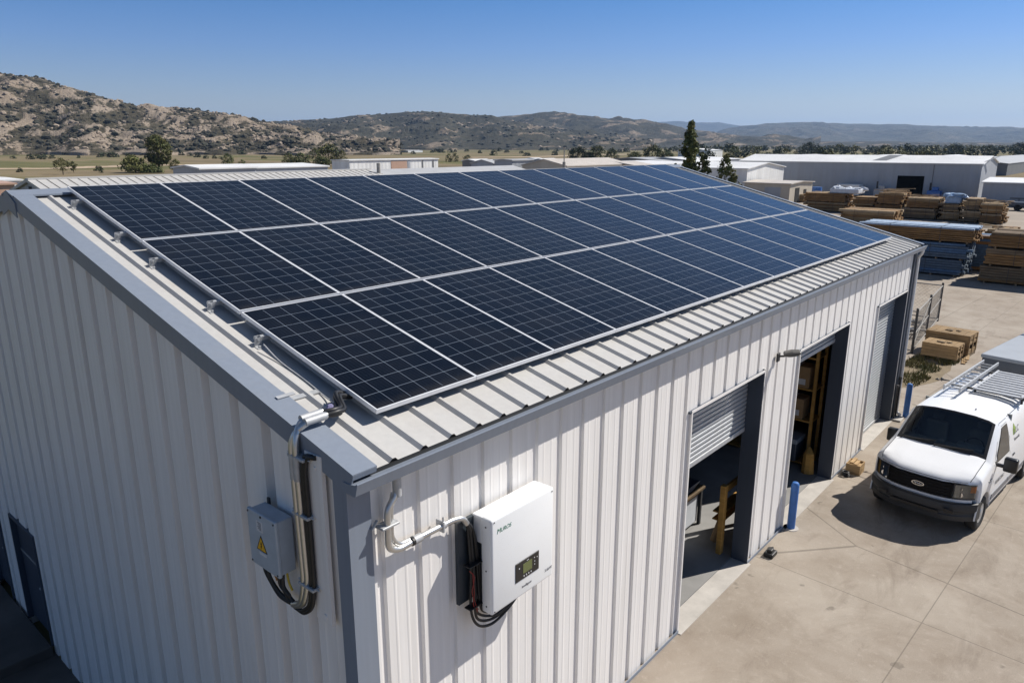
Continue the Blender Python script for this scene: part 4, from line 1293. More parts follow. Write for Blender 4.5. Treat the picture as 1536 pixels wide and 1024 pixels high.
# side details
def sidey(z, s=2.5):
    h_ = half(s)
    for (y0, z0), (y1, z1) in zip(h_[2:], h_[3:]):
        if z0 <= z <= z1: return lerp(y0, y1, (z-z0)/max(1e-6, z1-z0))
    return VW
for sg in (-1, 1):
    def P_(s, z, d=.004): return (s, sg*(sidey(z)+d), z)
    def pane(grow, d, nm, mt, par):
        m = MB(); zs_ = [1.27-grow, 1.30, 1.40, 1.62, 1.80, 1.86+grow*.6]; rows2 = []
        for z in zs_:
            f0 = lerp(1.56, 2.03, max(0, min(1, (z-1.38)/.46)))-grow; f1 = 2.42+grow-.03*max(0, (z-1.6)/.25)
            rows2.append([P_(lerp(f0, f1, k/4), z, d) for k in range(5)])
        for a, b in zip(rows2, rows2[1:]):
            for k in range(4): m.face(a[k], a[k+1], b[k+1], b[k])
        return m.build(nm, mt, par, local=True)
    wd = pane(.025, .004, 'side_window', M_blk, van); pane(-.01, .0075, 'glass', M_sideglass, wd)
    m = MB()
    def seam(pts, r=.006):
        m.tube([P_(s, z, -.002) for s, z in pts], r, 5)
    seam([(1.36, .46), (1.36, .9), (1.38, 1.2), (1.50, 1.42), (1.94, 1.90), (2.0, 1.92), (2.5, 1.92)]); seam([(2.5, .46), (2.5, 1.2), (2.5, 1.55), (2.5, 1.92)]); seam([(1.36, .46), (2.5, .46)])
    seam([(2.6, 1.93), (5.3, 1.93)], .008); seam([(2.62, .5), (2.62, 1.9)]); seam([(3.9, .85), (3.9, 1.9)])
    m.build('door_seam', M_bump, van, local=True)
    m = MB(); m.box((1.38, sg*(VW-.01), .50), (2.52, sg*(VW+.014), .61)); m.box((2.56, sg*(VW-.01), .50), (3.85, sg*(VW+.014), .61)); m.build('side_moulding', mat('grey_moulding', (.18, .18, .19), .5), van, local=True)
    m = MB(); m.rbox((1.45, sg*.90-.06, .33), (3.6, sg*.90+.13*sg+.06, .37), .01, 1); m.build('running_board', M_bump, van, local=True)
    m = MB(); m.rbox((2.28, sg*(VW-.005)-.012, 1.06), (2.44, sg*(VW-.005)+.02, 1.10), .008, 1); m.rbox((2.72, sg*(VW-.005)-.012, 1.06), (2.86, sg*(VW-.005)+.02, 1.10), .008, 1); m.build('handle', M_bump, van, local=True)
    LX = 0 if sg < 0 else -.19
    mr = MB(); mr.rbox((1.44, min(sg*.95, sg*1.15), 1.20), (1.52, max(sg*.95, sg*1.15), 1.27), .02, 2); mr.rbox((1.40, min(sg*.93, sg*.98), 1.12), (1.56, max(sg*.93, sg*.98), 1.32), .02, 2)
    mr.rbox((1.42, min(sg*1.10, sg*1.34)+LX, 1.14), (1.56, max(sg*1.10, sg*1.34)+LX, 1.44), .035, 3)
    mo = mr.build('mirror', M_blk, van, local=True, auto=40)
    m = MB(); m.box((1.561, min(sg*1.13, sg*1.31)+LX, 1.18), (1.564, max(sg*1.13, sg*1.31)+LX, 1.40)); m.build('glass', M_chrome, mo, local=True)
    m = MB()
    arc = [(.88+.475*math.cos(a*PI/16), WR+.475*math.sin(a*PI/16)) for a in range(17)]
    m.tube([(s, sg*(VW-.012), max(z, .36)) for s, z in arc], .016, 6); m.build('arch_lip', M_van, van, local=True)
sgn = -1
X_ = Vector((1, 0, 0)); Z_ = Vector((0, 0, 1))
m = MB(); m.box((.99, -VW-.006, 1.005), (1.22, -VW+.02, 1.02)); m.box((1.05, -VW-.006, .965), (1.18, -VW+.02, .975)); m.build('wing_badge', M_weat, van, local=True)
text('lettering', 'MUSICON /', .13, (1.50, -VW-.010, .78), (1, 0, 0), (0, -.0, 1), M_ink, van, ext=.001, shear=.1, world=False)
def tilt(z0, z1): return (Vector((0, -(sidey(z1)-sidey(z0)), z1-z0))).normalized()
text('lettering', 'LC', .20, (2.98, -sidey(1.52)-.006, 1.50), (1, 0, 0), tilt(1.45, 1.6), M_ink, van, world=False)
text('lettering', 'Kenworks', .10, (2.82, -sidey(1.36)-.006, 1.36), (1, 0, 0), tilt(1.33, 1.5), M_ink, van, world=False)
m = MB()
def sp_(s, z): return (s, -sidey(z)-.006, z)
m.face(sp_(2.78, 1.50), sp_(2.95, 1.50), sp_(2.95, 1.62), sp_(2.865, 1.74), sp_(2.78, 1.62)); lg = m.build('logo', mat('logo_lime', (.30, .42, .06), .5), van, local=True)
m = MB(); m.face(*[(s, y-.002, z) for s, y, z in (sp_(2.83, 1.50), sp_(2.87, 1.50), sp_(2.87, 1.62), sp_(2.83, 1.62))]); m.face(*[(s, y-.002, z) for s, y, z in (sp_(2.87, 1.50), sp_(2.93, 1.50), sp_(2.93, 1.53), sp_(2.87, 1.53))]); m.build('logo_mark', M_ink, lg, local=True)
for a, b in (((1.13, .78), (1.30, .12)), ((1.15, .10), (1.30, -.62))):
    m = MB(); p0 = ws(a[1]/.87, .02)+Vector((-.01, 0, .02)); p1 = ws(b[1]/.87, .12)+Vector((-.012, 0, .014))
    m.bar(p0, p1, .022, .014); m.bar(p0+(p1-p0)*.15+Vector((-.004, 0, -.006)), p1, .012, .022); m.cyl(p0-Vector((0, 0, .04)), p0+Vector((0, 0, .015)), .018, 8); m.build('wiper', M_blk, van, local=True)
for sg in (-1, 1):
    m = MB(); m.tube([(sweep(s, half(s)[10][0]), sg*half(s)[10][0], half(s)[10][1]+.001) for s in (.14, .22, .32, .45, .6, .8, 1.0, 1.13)], .0065, 5); m.build('hood_seam', M_bump, van, local=True)
m = MB(); m.tube([(sweep(.125, abs(y))-.004, y, 1.145-.03*abs(y)**4) for y in [-.80+.1*k for k in range(17)]], .006, 5); m.build('hood_seam', M_bump, van, local=True)
m = MB(); m.rbox((1.02, -.80, 1.345), (1.20, .80, 1.362), .006, 1); m.build('cowl', M_bump, van, local=True)
m = MB(); m.cyl((2.25, -.28, 2.02), (2.25, -.28, 2.06), .012, 8); m.build('antenna', M_blk, van, local=True)
# roof rack with cross slats
rr = MB()
for y in (-.82, .10): rr.rbox((3.42, y-.025, 2.12), (5.40, y+.025, 2.17), .01, 1)
rk_ = rr.build('roof_rack', M_rack, van, local=True)
for k in range(10):
    m = MB(); m.rbox((3.43+.205*k, -.795, 2.125), (3.43+.205*k+.12, .075, 2.155), .01, 1); m.build('slat', M_rack, rk_, local=True)
m = MB()
for s in (3.55, 4.4, 5.25):
    for y in (-.82, .10): m.box((s, y-.02, 1.97), (s+.05, y+.02, 2.12))
    m.box((s, -.9, 2.075), (s+.06, .62, 2.115))
m.build('foot', M_bump, rk_, local=True)
ld = thing('ladder', 'aluminium ladder lying along the roof of the white van', 'ladder', tuple(Vector((12.22, -1.95, 2.14))), R(-6))
for y in (.20, .52):
    m = MB(); m.rbox((2.86, y-.016, .02), (5.85, y+.016, .11), .006, 1); m.rbox((2.84, y-.02, .01), (2.94, y+.02, .12), .008, 1); m.build('stile', M_rack, ld, local=True)
for k in range(11):
    m = MB(); m.cyl((2.98+.26*k, .21, .065), (2.98+.26*k, .51, .065), .016, 8); m.build('rung', M_rack, ld, local=True)
m = MB(); m.cyl((3.9, .70, -.06), (3.9, .86, -.06), .012, 8); m.blob((3.9, .87, -.06), .035, .035, .05, 1, .2); m.cyl((3.6, .55, .03), (3.6, .86, .0), .012, 8); m.blob((3.6, .88, .0), .03, .05, .03, 1, .2); m.build('clamp', M_iron, ld, local=True)

# ------------------------------------------------------------------ blue grey box trailer behind the van
tr = thing('box_trailer', 'blue grey box trailer with flat roof parked behind the white van', 'trailer', (18.35, -2.95, 0), R(-9))
m = MB(); m.rbox((0, -1.02, .55), (3.3, 1.02, 2.22), .03, 2); m.build('body', M_truckd, tr, local=True)
m = MB(); m.rbox((-.03, -1.05, 2.20), (3.33, 1.05, 2.30), .03, 2); m.build('roof', M_truck, tr, local=True)
for s, y, ln in ((.55, -.1, .16), (1.35, -.1, .75), (2.5, .2, .8)):
    m = MB(); m.smooth = True
    m.tube(smooth_path([(s-.1, y+ln/2, 2.3), (s-.05, y+ln/2, 2.36), (s, y+ln/4, 2.37), (s+.03, y-ln/4, 2.37), (s-.02, y-ln/2, 2.36), (s-.05, y-ln/2, 2.3)], .05), .022, 6)
    m.rbox((s-.14, y+ln/2-.05, 2.30), (s+.04, y+ln/2+.05, 2.34), .01, 1); m.rbox((s-.1, y-ln/2-.06, 2.30), (s+.04, y-ln/2+.06, 2.34), .01, 1)
    m.build('latch', M_blk, tr, local=True)
m = MB()
for y in (-.95, .95): m.box((3.2, y-.025, 2.3), (3.26, y+.025, 2.62))
m.box((3.2, -.95, 2.50), (3.25, .95, 2.55)); m.build('load_guard', M_iron, tr, local=True)
for sg in (1, -1):
    m = MB(); m.cyl((1.8, sg*.78, .34), (1.8, sg*1.0, .34), .34, 24); w2 = m.build('wheel', M_tyre, tr, local=True)
    m = MB(); m.cyl((1.8, sg*1.0, .34), (1.8, sg*1.006, .34), .19, 20); m.build('rim', M_rim, w2, local=True)
m = MB(); m.bar((-.9, 0, .5), (.1, .6, .5), .07, .08); m.bar((-.9, 0, .5), (.1, -.6, .5), .07, .08); m.build('drawbar', M_iron, tr, local=True)
# ------------------------------------------------------------------ buildings around the yard
def cladding(name, c, dirt=(.2, .18, .15), amt=.25, rib=0.0):
    t = NT(name); p = t.pos()
    a = t.noise(t.map(p, (1.2, 1.2, .12)), 1.0, 5, .65); b = t.noise(p, .22, 5)
    f = t.math('MULTIPLY', t.ramp(a, (.4, 0.0), (.8, 1.0)), amt)
    k = t.ramp(b, (.3, .88), (.7, 1.05))
    cc = t.mix(f, t.mix(1.0, c, k, 'MULTIPLY'), dirt)
    t.base(cc); t.set(.5, 0, .35)
    if rib:
        wv = t.n('ShaderNodeTexWave'); wv.inputs['Scale'].default_value = rib
        wv.bands_direction = 'DIAGONAL'
        t.l(t.map(p, (1, 1, 0)), wv.inputs['Vector']); t.bump(wv.outputs['Fac'], .35, .05)
    MATS[name] = t.m
    return t.m
M_void = mat('unlit_opening', (.004, .004, .004), .95, spec=.05)  # flat black painted for the shade inside an open doorway
F_white = cladding('white_shed_wall', (.78, .78, .76), rib=.9)
F_grey = cladding('grey_shed_wall', (.36, .38, .41), rib=.9)
F_beige = cladding('beige_wall', (.50, .45, .37))
F_pink = cladding('pinkish_wall', (.46, .30, .22))
F_roofw = cladding('white_shed_roof', (.72, .72, .71), amt=.15)
F_roofg = cladding('grey_shed_roof', (.42, .425, .43), amt=.3)
F_roofd = cladding('dark_shed_roof', (.17, .175, .18), amt=.2)
F_roofb = cladding('sandy_shed_roof', (.55, .50, .44), amt=.3)
def shed(label, x, y, dx, dy, he, hr, wall, roof, axis='y', oh=.25, rz=0.0, z=-.05, doors=(), cat='building', name='shed'):
    """box building, corner x,y, ridge along axis; doors: (side, from, to, z0, z1, material)"""
    t = thing(name, label, cat, (x, y, z), rz)
    m = MB(); h = he-z
    if axis == 'y':
        pf = [(0, 0), (dx, 0), (dx, h), (dx/2, hr-z), (0, h)]
        m.prism(pf, lambda a, b: (a, 0, b), lambda a, b: (a, dy, b))
    else:
        pf = [(0, 0), (dy, 0), (dy, h), (dy/2, hr-z), (0, h)]
        m.prism(pf, lambda a, b: (0, a, b), lambda a, b: (dx, a, b))
    m.build('wall', wall, t, local=True)
    m = MB(); n_ = dx if axis == 'y' else dy; sl = (hr-he)/(n_/2)
    for k in (0, 1):
        pf = [(-oh, h-oh*sl+.02), (n_/2, hr-z+.02), (n_/2, hr-z+.14), (-oh, h-oh*sl+.14)]
        if k: pf = [(n_-a, b) for a, b in pf]
        if axis == 'y': m.prism(pf, lambda a, b: (a, -oh, b), lambda a, b: (a, dy+oh, b))
        else: m.prism(pf, lambda a, b: (-oh, a, b), lambda a, b: (dx+oh, a, b))
    m.build('roof', roof, t, local=True)
    for sd, a, b, z0, z1, mt, nm in doors:
        m = MB()
        if sd == 'w': m.box((-.05, a, z0-z), (.02, b, z1-z))
        else: m.box((a, -.05, z0-z), (b, .02, z1-z))
        m.build(nm, mt, t, local=True)
    return t
BX = 121.0
def yat(px, x, py=270): 
    v = ray(px, py); return CAM.y+v.y*(x-CAM.x)/v.x
yR, yL = yat(1470, BX), yat(1108, BX)
d0, d1 = yat(1386, BX), yat(1346, BX)
big = shed('very long grey shed with white roof and tall black doorway across the yard', BX, yR, 13, yL-yR, 4.95, 5.95, F_grey, F_roofw, 'y',
     doors=[('w', d0-yR, d1-yR, 0, 3.15, M_void, 'door'), ('w', yat(1399, BX)-yR, yat(1398, BX)-yR, 0, 4.8, F_roofd, 'downpipe'), ('w', yat(1300, BX)-yR, yat(1290, BX)-yR, 0, 1.9, F_roofg, 'side_door')])
m = MB(); h_ = big
for a, b in ((yat(1297, BX), yat(1318, BX)), (yat(1452, BX)-1, yat(1470, BX)+.2)):
    m.face((-.28, a-yR, 5.06+.032), (-.28, b-yR, 5.06+.032), (6.5, b-yR-1.5, 6.155), (6.5, a-yR-1.5, 6.155))
m.build('roof_sheet', F_roofd, big, local=True)
yr2 = yat(1476, 111)
shed('low grey building with white roof beside the end of the long shed', 111, yr2-24, 12, 24, 2.85, 3.25, F_grey, F_roofw, 'y',
     doors=[('w', 24-5.2, 24-3.2, .9, 1.1, F_roofd, 'bracket'), ('w', 24-4.25, 24-4.15, 0, 1.0, F_roofd, 'pipe')])
ym = yat(1120, 98)
shed('white gabled shed standing in front of the long grey shed', 98, ym, 13.5, 22, 4.35, 5.05, F_white, F_roofw, 'y')
ys_ = yat(1186, 96)
shed('small beige building with flat pale roof and two dark openings', 96, ys_, 8.5, ym-ys_-.6, 2.55, 2.75, F_beige, F_roofb, 'y',
     doors=[('s', 2.0, 3.5, 0, 2.0, M_dark, 'door'), ('s', 5.2, 6.2, 0, 1.7, M_dark, 'door'), ('w', 1.2, 3.4, 0, 2.1, F_grey, 'side_door')])
yc1, yc0 = yat(1290, 118), yat(1256, 118)
t = thing('storage_container', 'white storage container against the long grey shed wall', 'container', (118, yc1, 0))
m = MB(); m.rbox((0, 0, .15), (2.2, yc0-yc1, 1.75), .05, 1); m.build('body', F_white, t, local=True)
m = MB(); m.box((.1, .1, 0), (2.1, yc0-yc1-.1, .15)); m.build('base', M_iron, t, local=True)
m = MB(); m.box((-.02, (yc0-yc1)*.6, 1.2), (.01, (yc0-yc1)*.75, 1.45)); m.build('vent', M_dark, t, local=True)
p = G(1227, 291)
t = thing('drum', 'bright blue drum by the long shed wall next to the small beige building', 'drum', (112, yat(1227, 112), 0))
m = MB(); m.smooth = True; m.cyl((0, 0, 0), (0, 0, 1.5), .7, 16); m.cyl((0, 0, .5), (0, 0, .56), .74, 16); m.cyl((0, 0, 1.0), (0, 0, 1.06), .74, 16); m.build('drum', M_blue, t, local=True, auto=40)
for px, lb, mt in ((1412, 'blue machine standing by the long shed wall past the black doorway', M_blue), (1330, 'grey machine standing by the long shed wall before the black doorway', F_roofg)):
    t = thing('machine', lb, 'machine', (118.6, yat(px, 118), 0))
    m = MB(); m.rbox((0, 0, .1), (1.4, 1.8, 1.2), .08, 1); m.rbox((.3, .4, 1.2), (1.0, 1.2, 1.7), .06, 1); m.build('housing', mt, t, local=True)
    m = MB(); m.cyl((.5, 1.5, 1.2), (.5, 1.5, 2.3), .12, 8); m.build('stack', M_iron, t, local=True)
# parked pickup by the far building
t = thing('pickup', 'dark pickup parked on the gravel beside the far grey building', 'pickup', (103, yat(1524, 103)-4.6, 0))
m = MB(); m.rbox((0, 0, .45), (1.85, 5.0, 1.0), .12, 2); m.rbox((.12, 1.5, .95), (1.73, 3.2, 1.65), .22, 2); m.build('body', M_truckd, t, local=True)
m = MB(); m.box((-.01, 1.8, 1.1), (.13, 2.9, 1.5)); m.build('window', M_sideglass, t, local=True)
for y in (1.0, 4.0):
    for x in (.0, 1.65): m = MB(); m.cyl((x, y, .36), (x+.2, y, .36), .36, 16); m.build('wheel', M_tyre, t, local=True)

# neighbouring sheds behind the ridge
PK = on(43, 265, 2, 6.3)
nb = shed('pale ribbed roof shed right behind the solar roof with its gable vent', PK.x, PK.y-6.5, 17.2, 13, 4.66, 6.07, F_grey, M_roof, 'x', oh=.12)
m = MB()
for k in range(44):
    x = .2+.39*k
    for sgn in (0, 1):
        A = Vector((x, 6.5, 6.07+.05+.14)); B = Vector((x, -.1, 4.66-.02+.05+.14))
        m.bar(A+Vector((0, 0, .0)), B+Vector((0, 0, .0)), .035, .03)
m.box((-.1, 6.3, 6.22), (17.3, 6.7, 6.285))
m.build('roof_rib', M_roof, nb, local=True)
m = MB(); m.box((-.03, 6.35, 5.72), (.02, 6.65, 5.95)); m.box((-.03, 4.0, 4.2), (.02, 4.12, 4.9)); m.box((-.03, 8.2, 4.2), (.02, 8.3, 4.7)); m.build('vent', M_dark, nb, local=True)
nx = PK.x+17.5
shed('plain grey roofed shed continuing the line behind the solar roof', nx, PK.y-6.5, 12.5, 13, 4.66, 6.04, F_grey, F_roofg, 'x', oh=.1)
m = MB(); q = far(538, 251, 1); q = CAM+(q-CAM)*((nx-.15-CAM.x)/(q-CAM).x)
m.cyl((nx-.2, PK.y-.9, 5.7), (nx-.2, PK.y-.9, 6.55), .11, 12); m.cyl((nx-.2, PK.y-.9, 5.75), (nx-.2, PK.y-.9, 5.98), .24, 12)
tag(m.build('vent_pipe', M_weat), 'short grey vent pipe standing on the roof of the ribbed shed', 'vent')
def shedpx(label, px0, px1, pye, pyr, depth, dyd, wall, roof, axis='x', doors=(), oh=.15):
    """long side faces the camera side of the site between two sight lines"""
    a = far(px0, pye, depth)
    v = ray(px1, pye); x1 = CAM.x+v.x*(a.y-CAM.y)/v.y
    hr = far(px0, pyr, depth*1.05).z if pyr else a.z+.1
    dx = x1-a.x
    return shed(label, a.x, a.y, dx, dyd, a.z, max(hr, a.z+.05), wall, roof, axis, oh,
                doors=[('s', dx*f0, dx*f1, -.05, a.z-.1 if h is None else h, mt, nm) for f0, f1, h, mt, nm in doors])
shedpx('white walled warehouse with a pinkish panel beyond the grey roof', 524, 657, 241.5, 240.2, 100, 4, F_white, F_roofw, doors=[(.44, .62, None, F_pink, 'panel'), (.80, .815, None, F_roofd, 'gap'), (.93, .945, None, F_roofd, 'gap'), (.63, .66, None, F_grey, 'pier')])
shedpx('low white roofed shed beyond the ribbed roof shed', 300, 384, 254.5, 249, 62, 5, F_grey, F_roofw)
shedpx('second low white roofed shed farther along the ribbed roof', 386, 492, 253, 248, 74, 10, F_grey, F_roofw)
shedpx('small dark shed with white roof behind the plain grey roof', 712, 738, 242, 239, 125, 3, F_roofd, F_roofw)
shedpx('pale roofed building with sloping end beyond the plain grey roof', 740, 770, 246, 240, 95, 4, F_grey, F_roofg)
shedpx('grey walled building between pale roofs behind the array', 768, 802, 241.5, 239.5, 92, 3, F_grey, F_roofg)
shedpx('white block building behind the array beside the grey walled one', 806, 818, 240.5, 237.5, 98, 2.5, F_beige, F_roofw)
shedpx('narrow grey building with white end behind the array', 822, 843, 242, 238.5, 94, 3, F_grey, F_roofw, doors=[(.72, 1.0, None, F_white, 'panel')])
shedpx('long sandy roofed shed behind the top row of panels', 850, 944, 250, 239.5, 88, 7, F_beige, F_roofb)
shedpx('low sandy roofed annex past the long sandy shed', 950, 978, 249, 243, 96, 6, F_beige, F_roofb)
shedpx('flat white roofed building just past the top corner of the array', 976, 1040, 248, 243.5, 105, 16, F_white, F_roofw)
shedpx('grey gabled house before the poplar', 992, 1030, 242, 237, 150, 16, F_roofd, F_roofg)
shedpx('pale house roof beyond the poplar', 1048, 1092, 243, 236.5, 150, 16, F_grey, F_roofw)
shedpx('white roofed house among trees beyond the white gabled shed', 1072, 1112, 240, 236.5, 170, 16, F_grey, F_roofw)
shedpx('distant white farm building among the trees beyond the poplar', 1064, 1084, 226, 223, 420, 20, F_white, F_roofw)
shedpx('low white roofed house at the edge of the tree line', 1225, 1252, 234.5, 232, 260, 14, F_grey, F_roofw)
shedpx('white roofed house behind the ridge of the long shed', 1352, 1378, 236, 232.5, 240, 14, F_grey, F_roofw)
shedpx('white tank-like hut behind the ridge near the end of the long shed', 1441, 1462, 236, 233, 230, 10, F_white, F_roofw)
shedpx('grey roofed shed past the end gable of the long shed', 1512, 1580, 246, 238, 190, 20, F_roofd, F_roofg)
shedpx('small white farm house at the foot of the rocky hill', 318, 334, 226.6, 225.6, 860, 14, F_beige, F_roofb)
shedpx('white greenhouse in the fields before the middle hill', 612, 634, 226, 225.2, 860, 14, F_white, F_roofw)
shedpx('flat white roof low beside the gable of the ribbed shed', -20, 32, 273, 271, 60, 9, F_white, F_roofw)
shedpx('orange tiled roof low behind the gable of the ribbed shed', -30, 22, 279, 275, 52, 7, F_pink, F_pink)
m = MB(); q = far(846, 250, 80)
m.cyl((q.x, q.y, 3.5), (q.x, q.y, q.z+.5), .17, 10); m.cyl((q.x, q.y, q.z+.5), (q.x, q.y, q.z+1.9), .06, 8); m.cyl((q.x, q.y, q.z+1.9), (q.x, q.y, q.z+2.05), .10, 8)
tag(m.build('chimney_flue', M_weat), 'thin metal flue rising between the narrow grey building and the sandy shed', 'flue')

# ------------------------------------------------------------------ trees
def crown_mesh(h, rx, prof, nclump, nleaf, leaf, mats, clump=.28, lean=0.0):
    """leaf clumps spread through a crown; prof: relative radius against relative height"""
    m = MB()
    for c in range(nclump):
        t = random.random()
        r = interp(prof, t)*rx
        if r <= .01: continue
        a = random.uniform(0, 2*PI); q = math.sqrt(random.uniform(.12, 1))*r
        cx, cy, cz = q*math.cos(a)+lean*t, q*math.sin(a), t*h
        cr = rx*clump*random.uniform(.55, 1.25)
        m.k = random.choice((0, 0, 1, 2)) if len(mats) > 2 else random.choice((0, 1)) if len(mats) > 1 else 0
        for k in range(nleaf):
            d = Vector((random.gauss(0, 1), random.gauss(0, 1), random.gauss(0, .8)))
            d = d.normalized()*cr*random.random()**.45
            p = Vector((cx, cy, cz))+d
            n_ = (d.normalized()+Vector((random.uniform(-.7, .7), random.uniform(-.7, .7), random.uniform(-.2, .9)))).normalized()
            X = n_.orthogonal().normalized(); Y = n_.cross(X)
            an = random.uniform(0, PI); X, Y = X*math.cos(an)+Y*math.sin(an), Y*math.cos(an)-X*math.sin(an)
            s = leaf*random.uniform(.6, 1.3)
            m.face(p-X*s, p-Y*s*.55, p+X*s, p+Y*s*.55)
    return m
def tree(name, label, base, h, rx, prof, z0, nclump, nleaf, leaf, mats, group=None, clump=.28, trunk=.03, lean=0.0, limbs=6):
    t = thing(name, label, 'tree' if name != 'bush' else 'bush', tuple(base), random.uniform(0, 6), group)
    m = MB(); m.smooth = True
    m.tube([(0, 0, -.2), (.01*h, 0, z0*.6), (lean*.4, .01*h, z0+(h-z0)*.45), (lean*.8, 0, h*.9)], [h*trunk, h*trunk*.8, h*trunk*.5, h*trunk*.12], 8)
    for k in range(limbs):
        zz = z0*.7+(h-z0)*.6*random.random(); a = random.uniform(0, 2*PI); rr = rx*random.uniform(.5, .8)
        m.tube([(0, 0, zz), (rr*.5*math.cos(a), rr*.5*math.sin(a), zz+h*.06), (rr*math.cos(a), rr*math.sin(a), zz+h*.16)], [h*trunk*.4, h*trunk*.25, h*trunk*.08], 5)
    m.build('trunk', M_bark, t, local=True)
    cm = crown_mesh(h-z0, rx, prof, nclump, nleaf, leaf, mats, clump, lean)
    for v in cm.v: v.z += z0
    cm.build('crown', mats, t, local=True)
    return t
ROUND = [(0, .35), (.15, .8), (.45, 1), (.75, .85), (.92, .5), (1, .1)]
COL = [(0, .55), (.12, .8), (.3, .9), (.5, 1), (.7, .85), (.85, .55), (.95, .3), (1, .08)]
BUSH = [(0, .8), (.3, 1), (.6, .85), (.85, .5), (1, .15)]
def gpt(px, d, z=0):
    v = ray(px, 262); f = FWD*1.0
    k = d; P = CAM+v*k
    return Vector((P.x, P.y, z))
def hat(px, py, d):
    return far(px, py, d).z
# the two conifers by the far corner of the roof
D1 = 72
tree('poplar_tree', 'tall narrow dark poplar rising past the far end of the solar roof', gpt(1034, D1), hat(1034, 185, D1), .82, COL, 2.6, 170, 40, .15, [L_mid, L_dark, L_olive], clump=.36, trunk=.018, lean=.15)
tree('tree', 'small leafy tree touching the poplar at the corner of the array', gpt(1052, D1-4), hat(1050, 226, D1-4), .80, ROUND, 2.0, 60, 30, .15, [L_mid, L_olive, L_dark], clump=.36, trunk=.02)
tree('tree', 'slender yellow green tree in front of the white gabled shed', gpt(1088, 64), hat(1088, 234, 64), .85, COL, 2.0, 64, 24, .14, [L_mid, L_olive], clump=.38, trunk=.018)
tree('tree', 'low green shoots beside the slender tree at the panel edge', gpt(1101, 62), hat(1100, 262, 62), .9, BUSH, 1.2, 34, 22, .16, [L_olive, L_mid], clump=.4, trunk=.02)
tree('tree', 'dark round shrub top at the far upper corner of the array', gpt(1012, 70), hat(1012, 249, 70), 1.1, BUSH, 2.0, 46, 24, .2, [L_dark, L_mid], clump=.4, trunk=.02)
# trees over the neighbour's roof
def gtree(name, label, px, pyb, pyt, wpx, mats, prof=ROUND, group=None, n=(60, 26), z0=.18, clump=.34, leaf=None):
    b = G(px, pyb, 0); d = (b-CAM).dot(FWD)
    h = hat(px, pyt, d); rx = wpx/2*d/FPX
    return tree(name, label, b, h, rx, prof, h*z0, n[0], n[1], leaf or max(.16, rx*.075), mats, group, clump, .03)
gtree('tree', 'tall rounded green tree standing over the ribbed roof', 240, 258, 205, 40, [L_mid, L_olive], n=(150, 34), z0=.24, clump=.26)
gtree('tree', 'low wide olive tree beside the tall rounded tree', 204, 259, 236, 42, [L_olive, L_mid], BUSH, n=(90, 30), z0=.1)
gtree('tree', 'dark low shrubs at the foot of the tall rounded tree', 228, 259, 249, 36, [L_dark, L_mid], BUSH, n=(60, 26), z0=.05)
gtree('tree', 'small olive tree to the other side of the tall rounded tree', 264, 257, 240, 18, [L_mid, L_olive], BUSH, n=(50, 24), z0=.1)
gtree('tree', 'sparse olive tree with bare stem before the dirt track', 95, 262, 238, 24, [L_olive, L_dark], n=(46, 22), z0=.34)
gtree('tree', 'small round olive tree touching the sparse one', 111, 259, 243, 13, [L_olive, L_dark], n=(30, 20), z0=.25)
gtree('tree', 'yellowish bush at the edge of the ribbed shed gable', 5, 285, 272, 14, [L_olive, L_mid], BUSH, n=(40, 24), z0=.05)
gtree('tree', 'round dark green tree beyond the ribbed roof near the dirt track', 342, 252, 231, 19, [L_dark, L_mid], n=(60, 26), z0=.1)
gtree('tree', 'small dark bush next to the round tree by the dirt track', 364, 251, 240, 12, [L_dark, L_mid], BUSH, n=(34, 22), z0=.05)
for px, pb, pt, wd, lb in ((434, 250, 231, 21, 'first dark tree of the clump beyond the white roofed shed'), (454, 249, 231, 26, 'olive tree in the middle of the clump beyond the white roofed shed'), (474, 250, 223, 18, 'upright dark tree inside the clump beyond the white roofed shed'),
                           (494, 249, 217, 36, 'largest tree of the clump beside the white walled warehouse'), (513, 249, 226, 18, 'last tree of the clump touching the white walled warehouse'), (484, 251, 236, 22, 'low olive bush under the largest tree of the clump'), (446, 251, 239, 26, 'low bush at the front of the clump beyond the white roofed shed')):
    gtree('tree', lb, px, pb, pt, wd, random.choice(([L_dark, L_mid], [L_mid, L_olive], [L_dark, L_olive])), n=(70, 24), z0=.08, group='tree clump beyond the white roofed sheds')
for px, pb, pt, wd, lb in ((673, 243, 231, 11, 'dark round bush of the pair beyond the white warehouse'), (683, 243, 230, 13, 'taller bush of the dark pair beyond the white warehouse'), (701, 243, 233, 15, 'brownish bush beside the dark pair of bushes')):
    gtree('bush', lb, px, pb, pt, wd, [L_dark, L_mid] if px < 700 else [L_olive, L_dark], BUSH, n=(44, 22), z0=.05)
for px, pb, pt, wd, lb in ((866, 243, 222, 32, 'first big dark tree behind the sandy roofed shed'), (895, 243, 220, 28, 'tall dark tree in the middle behind the sandy roofed shed'), (917, 243, 224, 22, 'third dark tree behind the sandy roofed shed'), (884, 243, 230, 26, 'pale olive bush between the dark trees behind the sandy shed'), (951, 242, 229, 24, 'low green tree before the broad tree near the sandy annex'),
                           (978, 242, 220, 34, 'broad green tree standing behind the sandy annex'), (1000, 242, 227, 20, 'low tree between the broad tree and the poplar'), (1100, 238, 220, 20, 'dark tree beyond the white roofed houses'), (1062, 236, 222, 16, 'brown tree beside the distant white farm building')):
    gtree('tree', lb, px, pb, pt, wd, random.choice(([L_dark, L_mid], [L_mid, L_olive], [L_dark, L_far])), n=(70, 24), z0=.08, group='trees beyond the sheds')
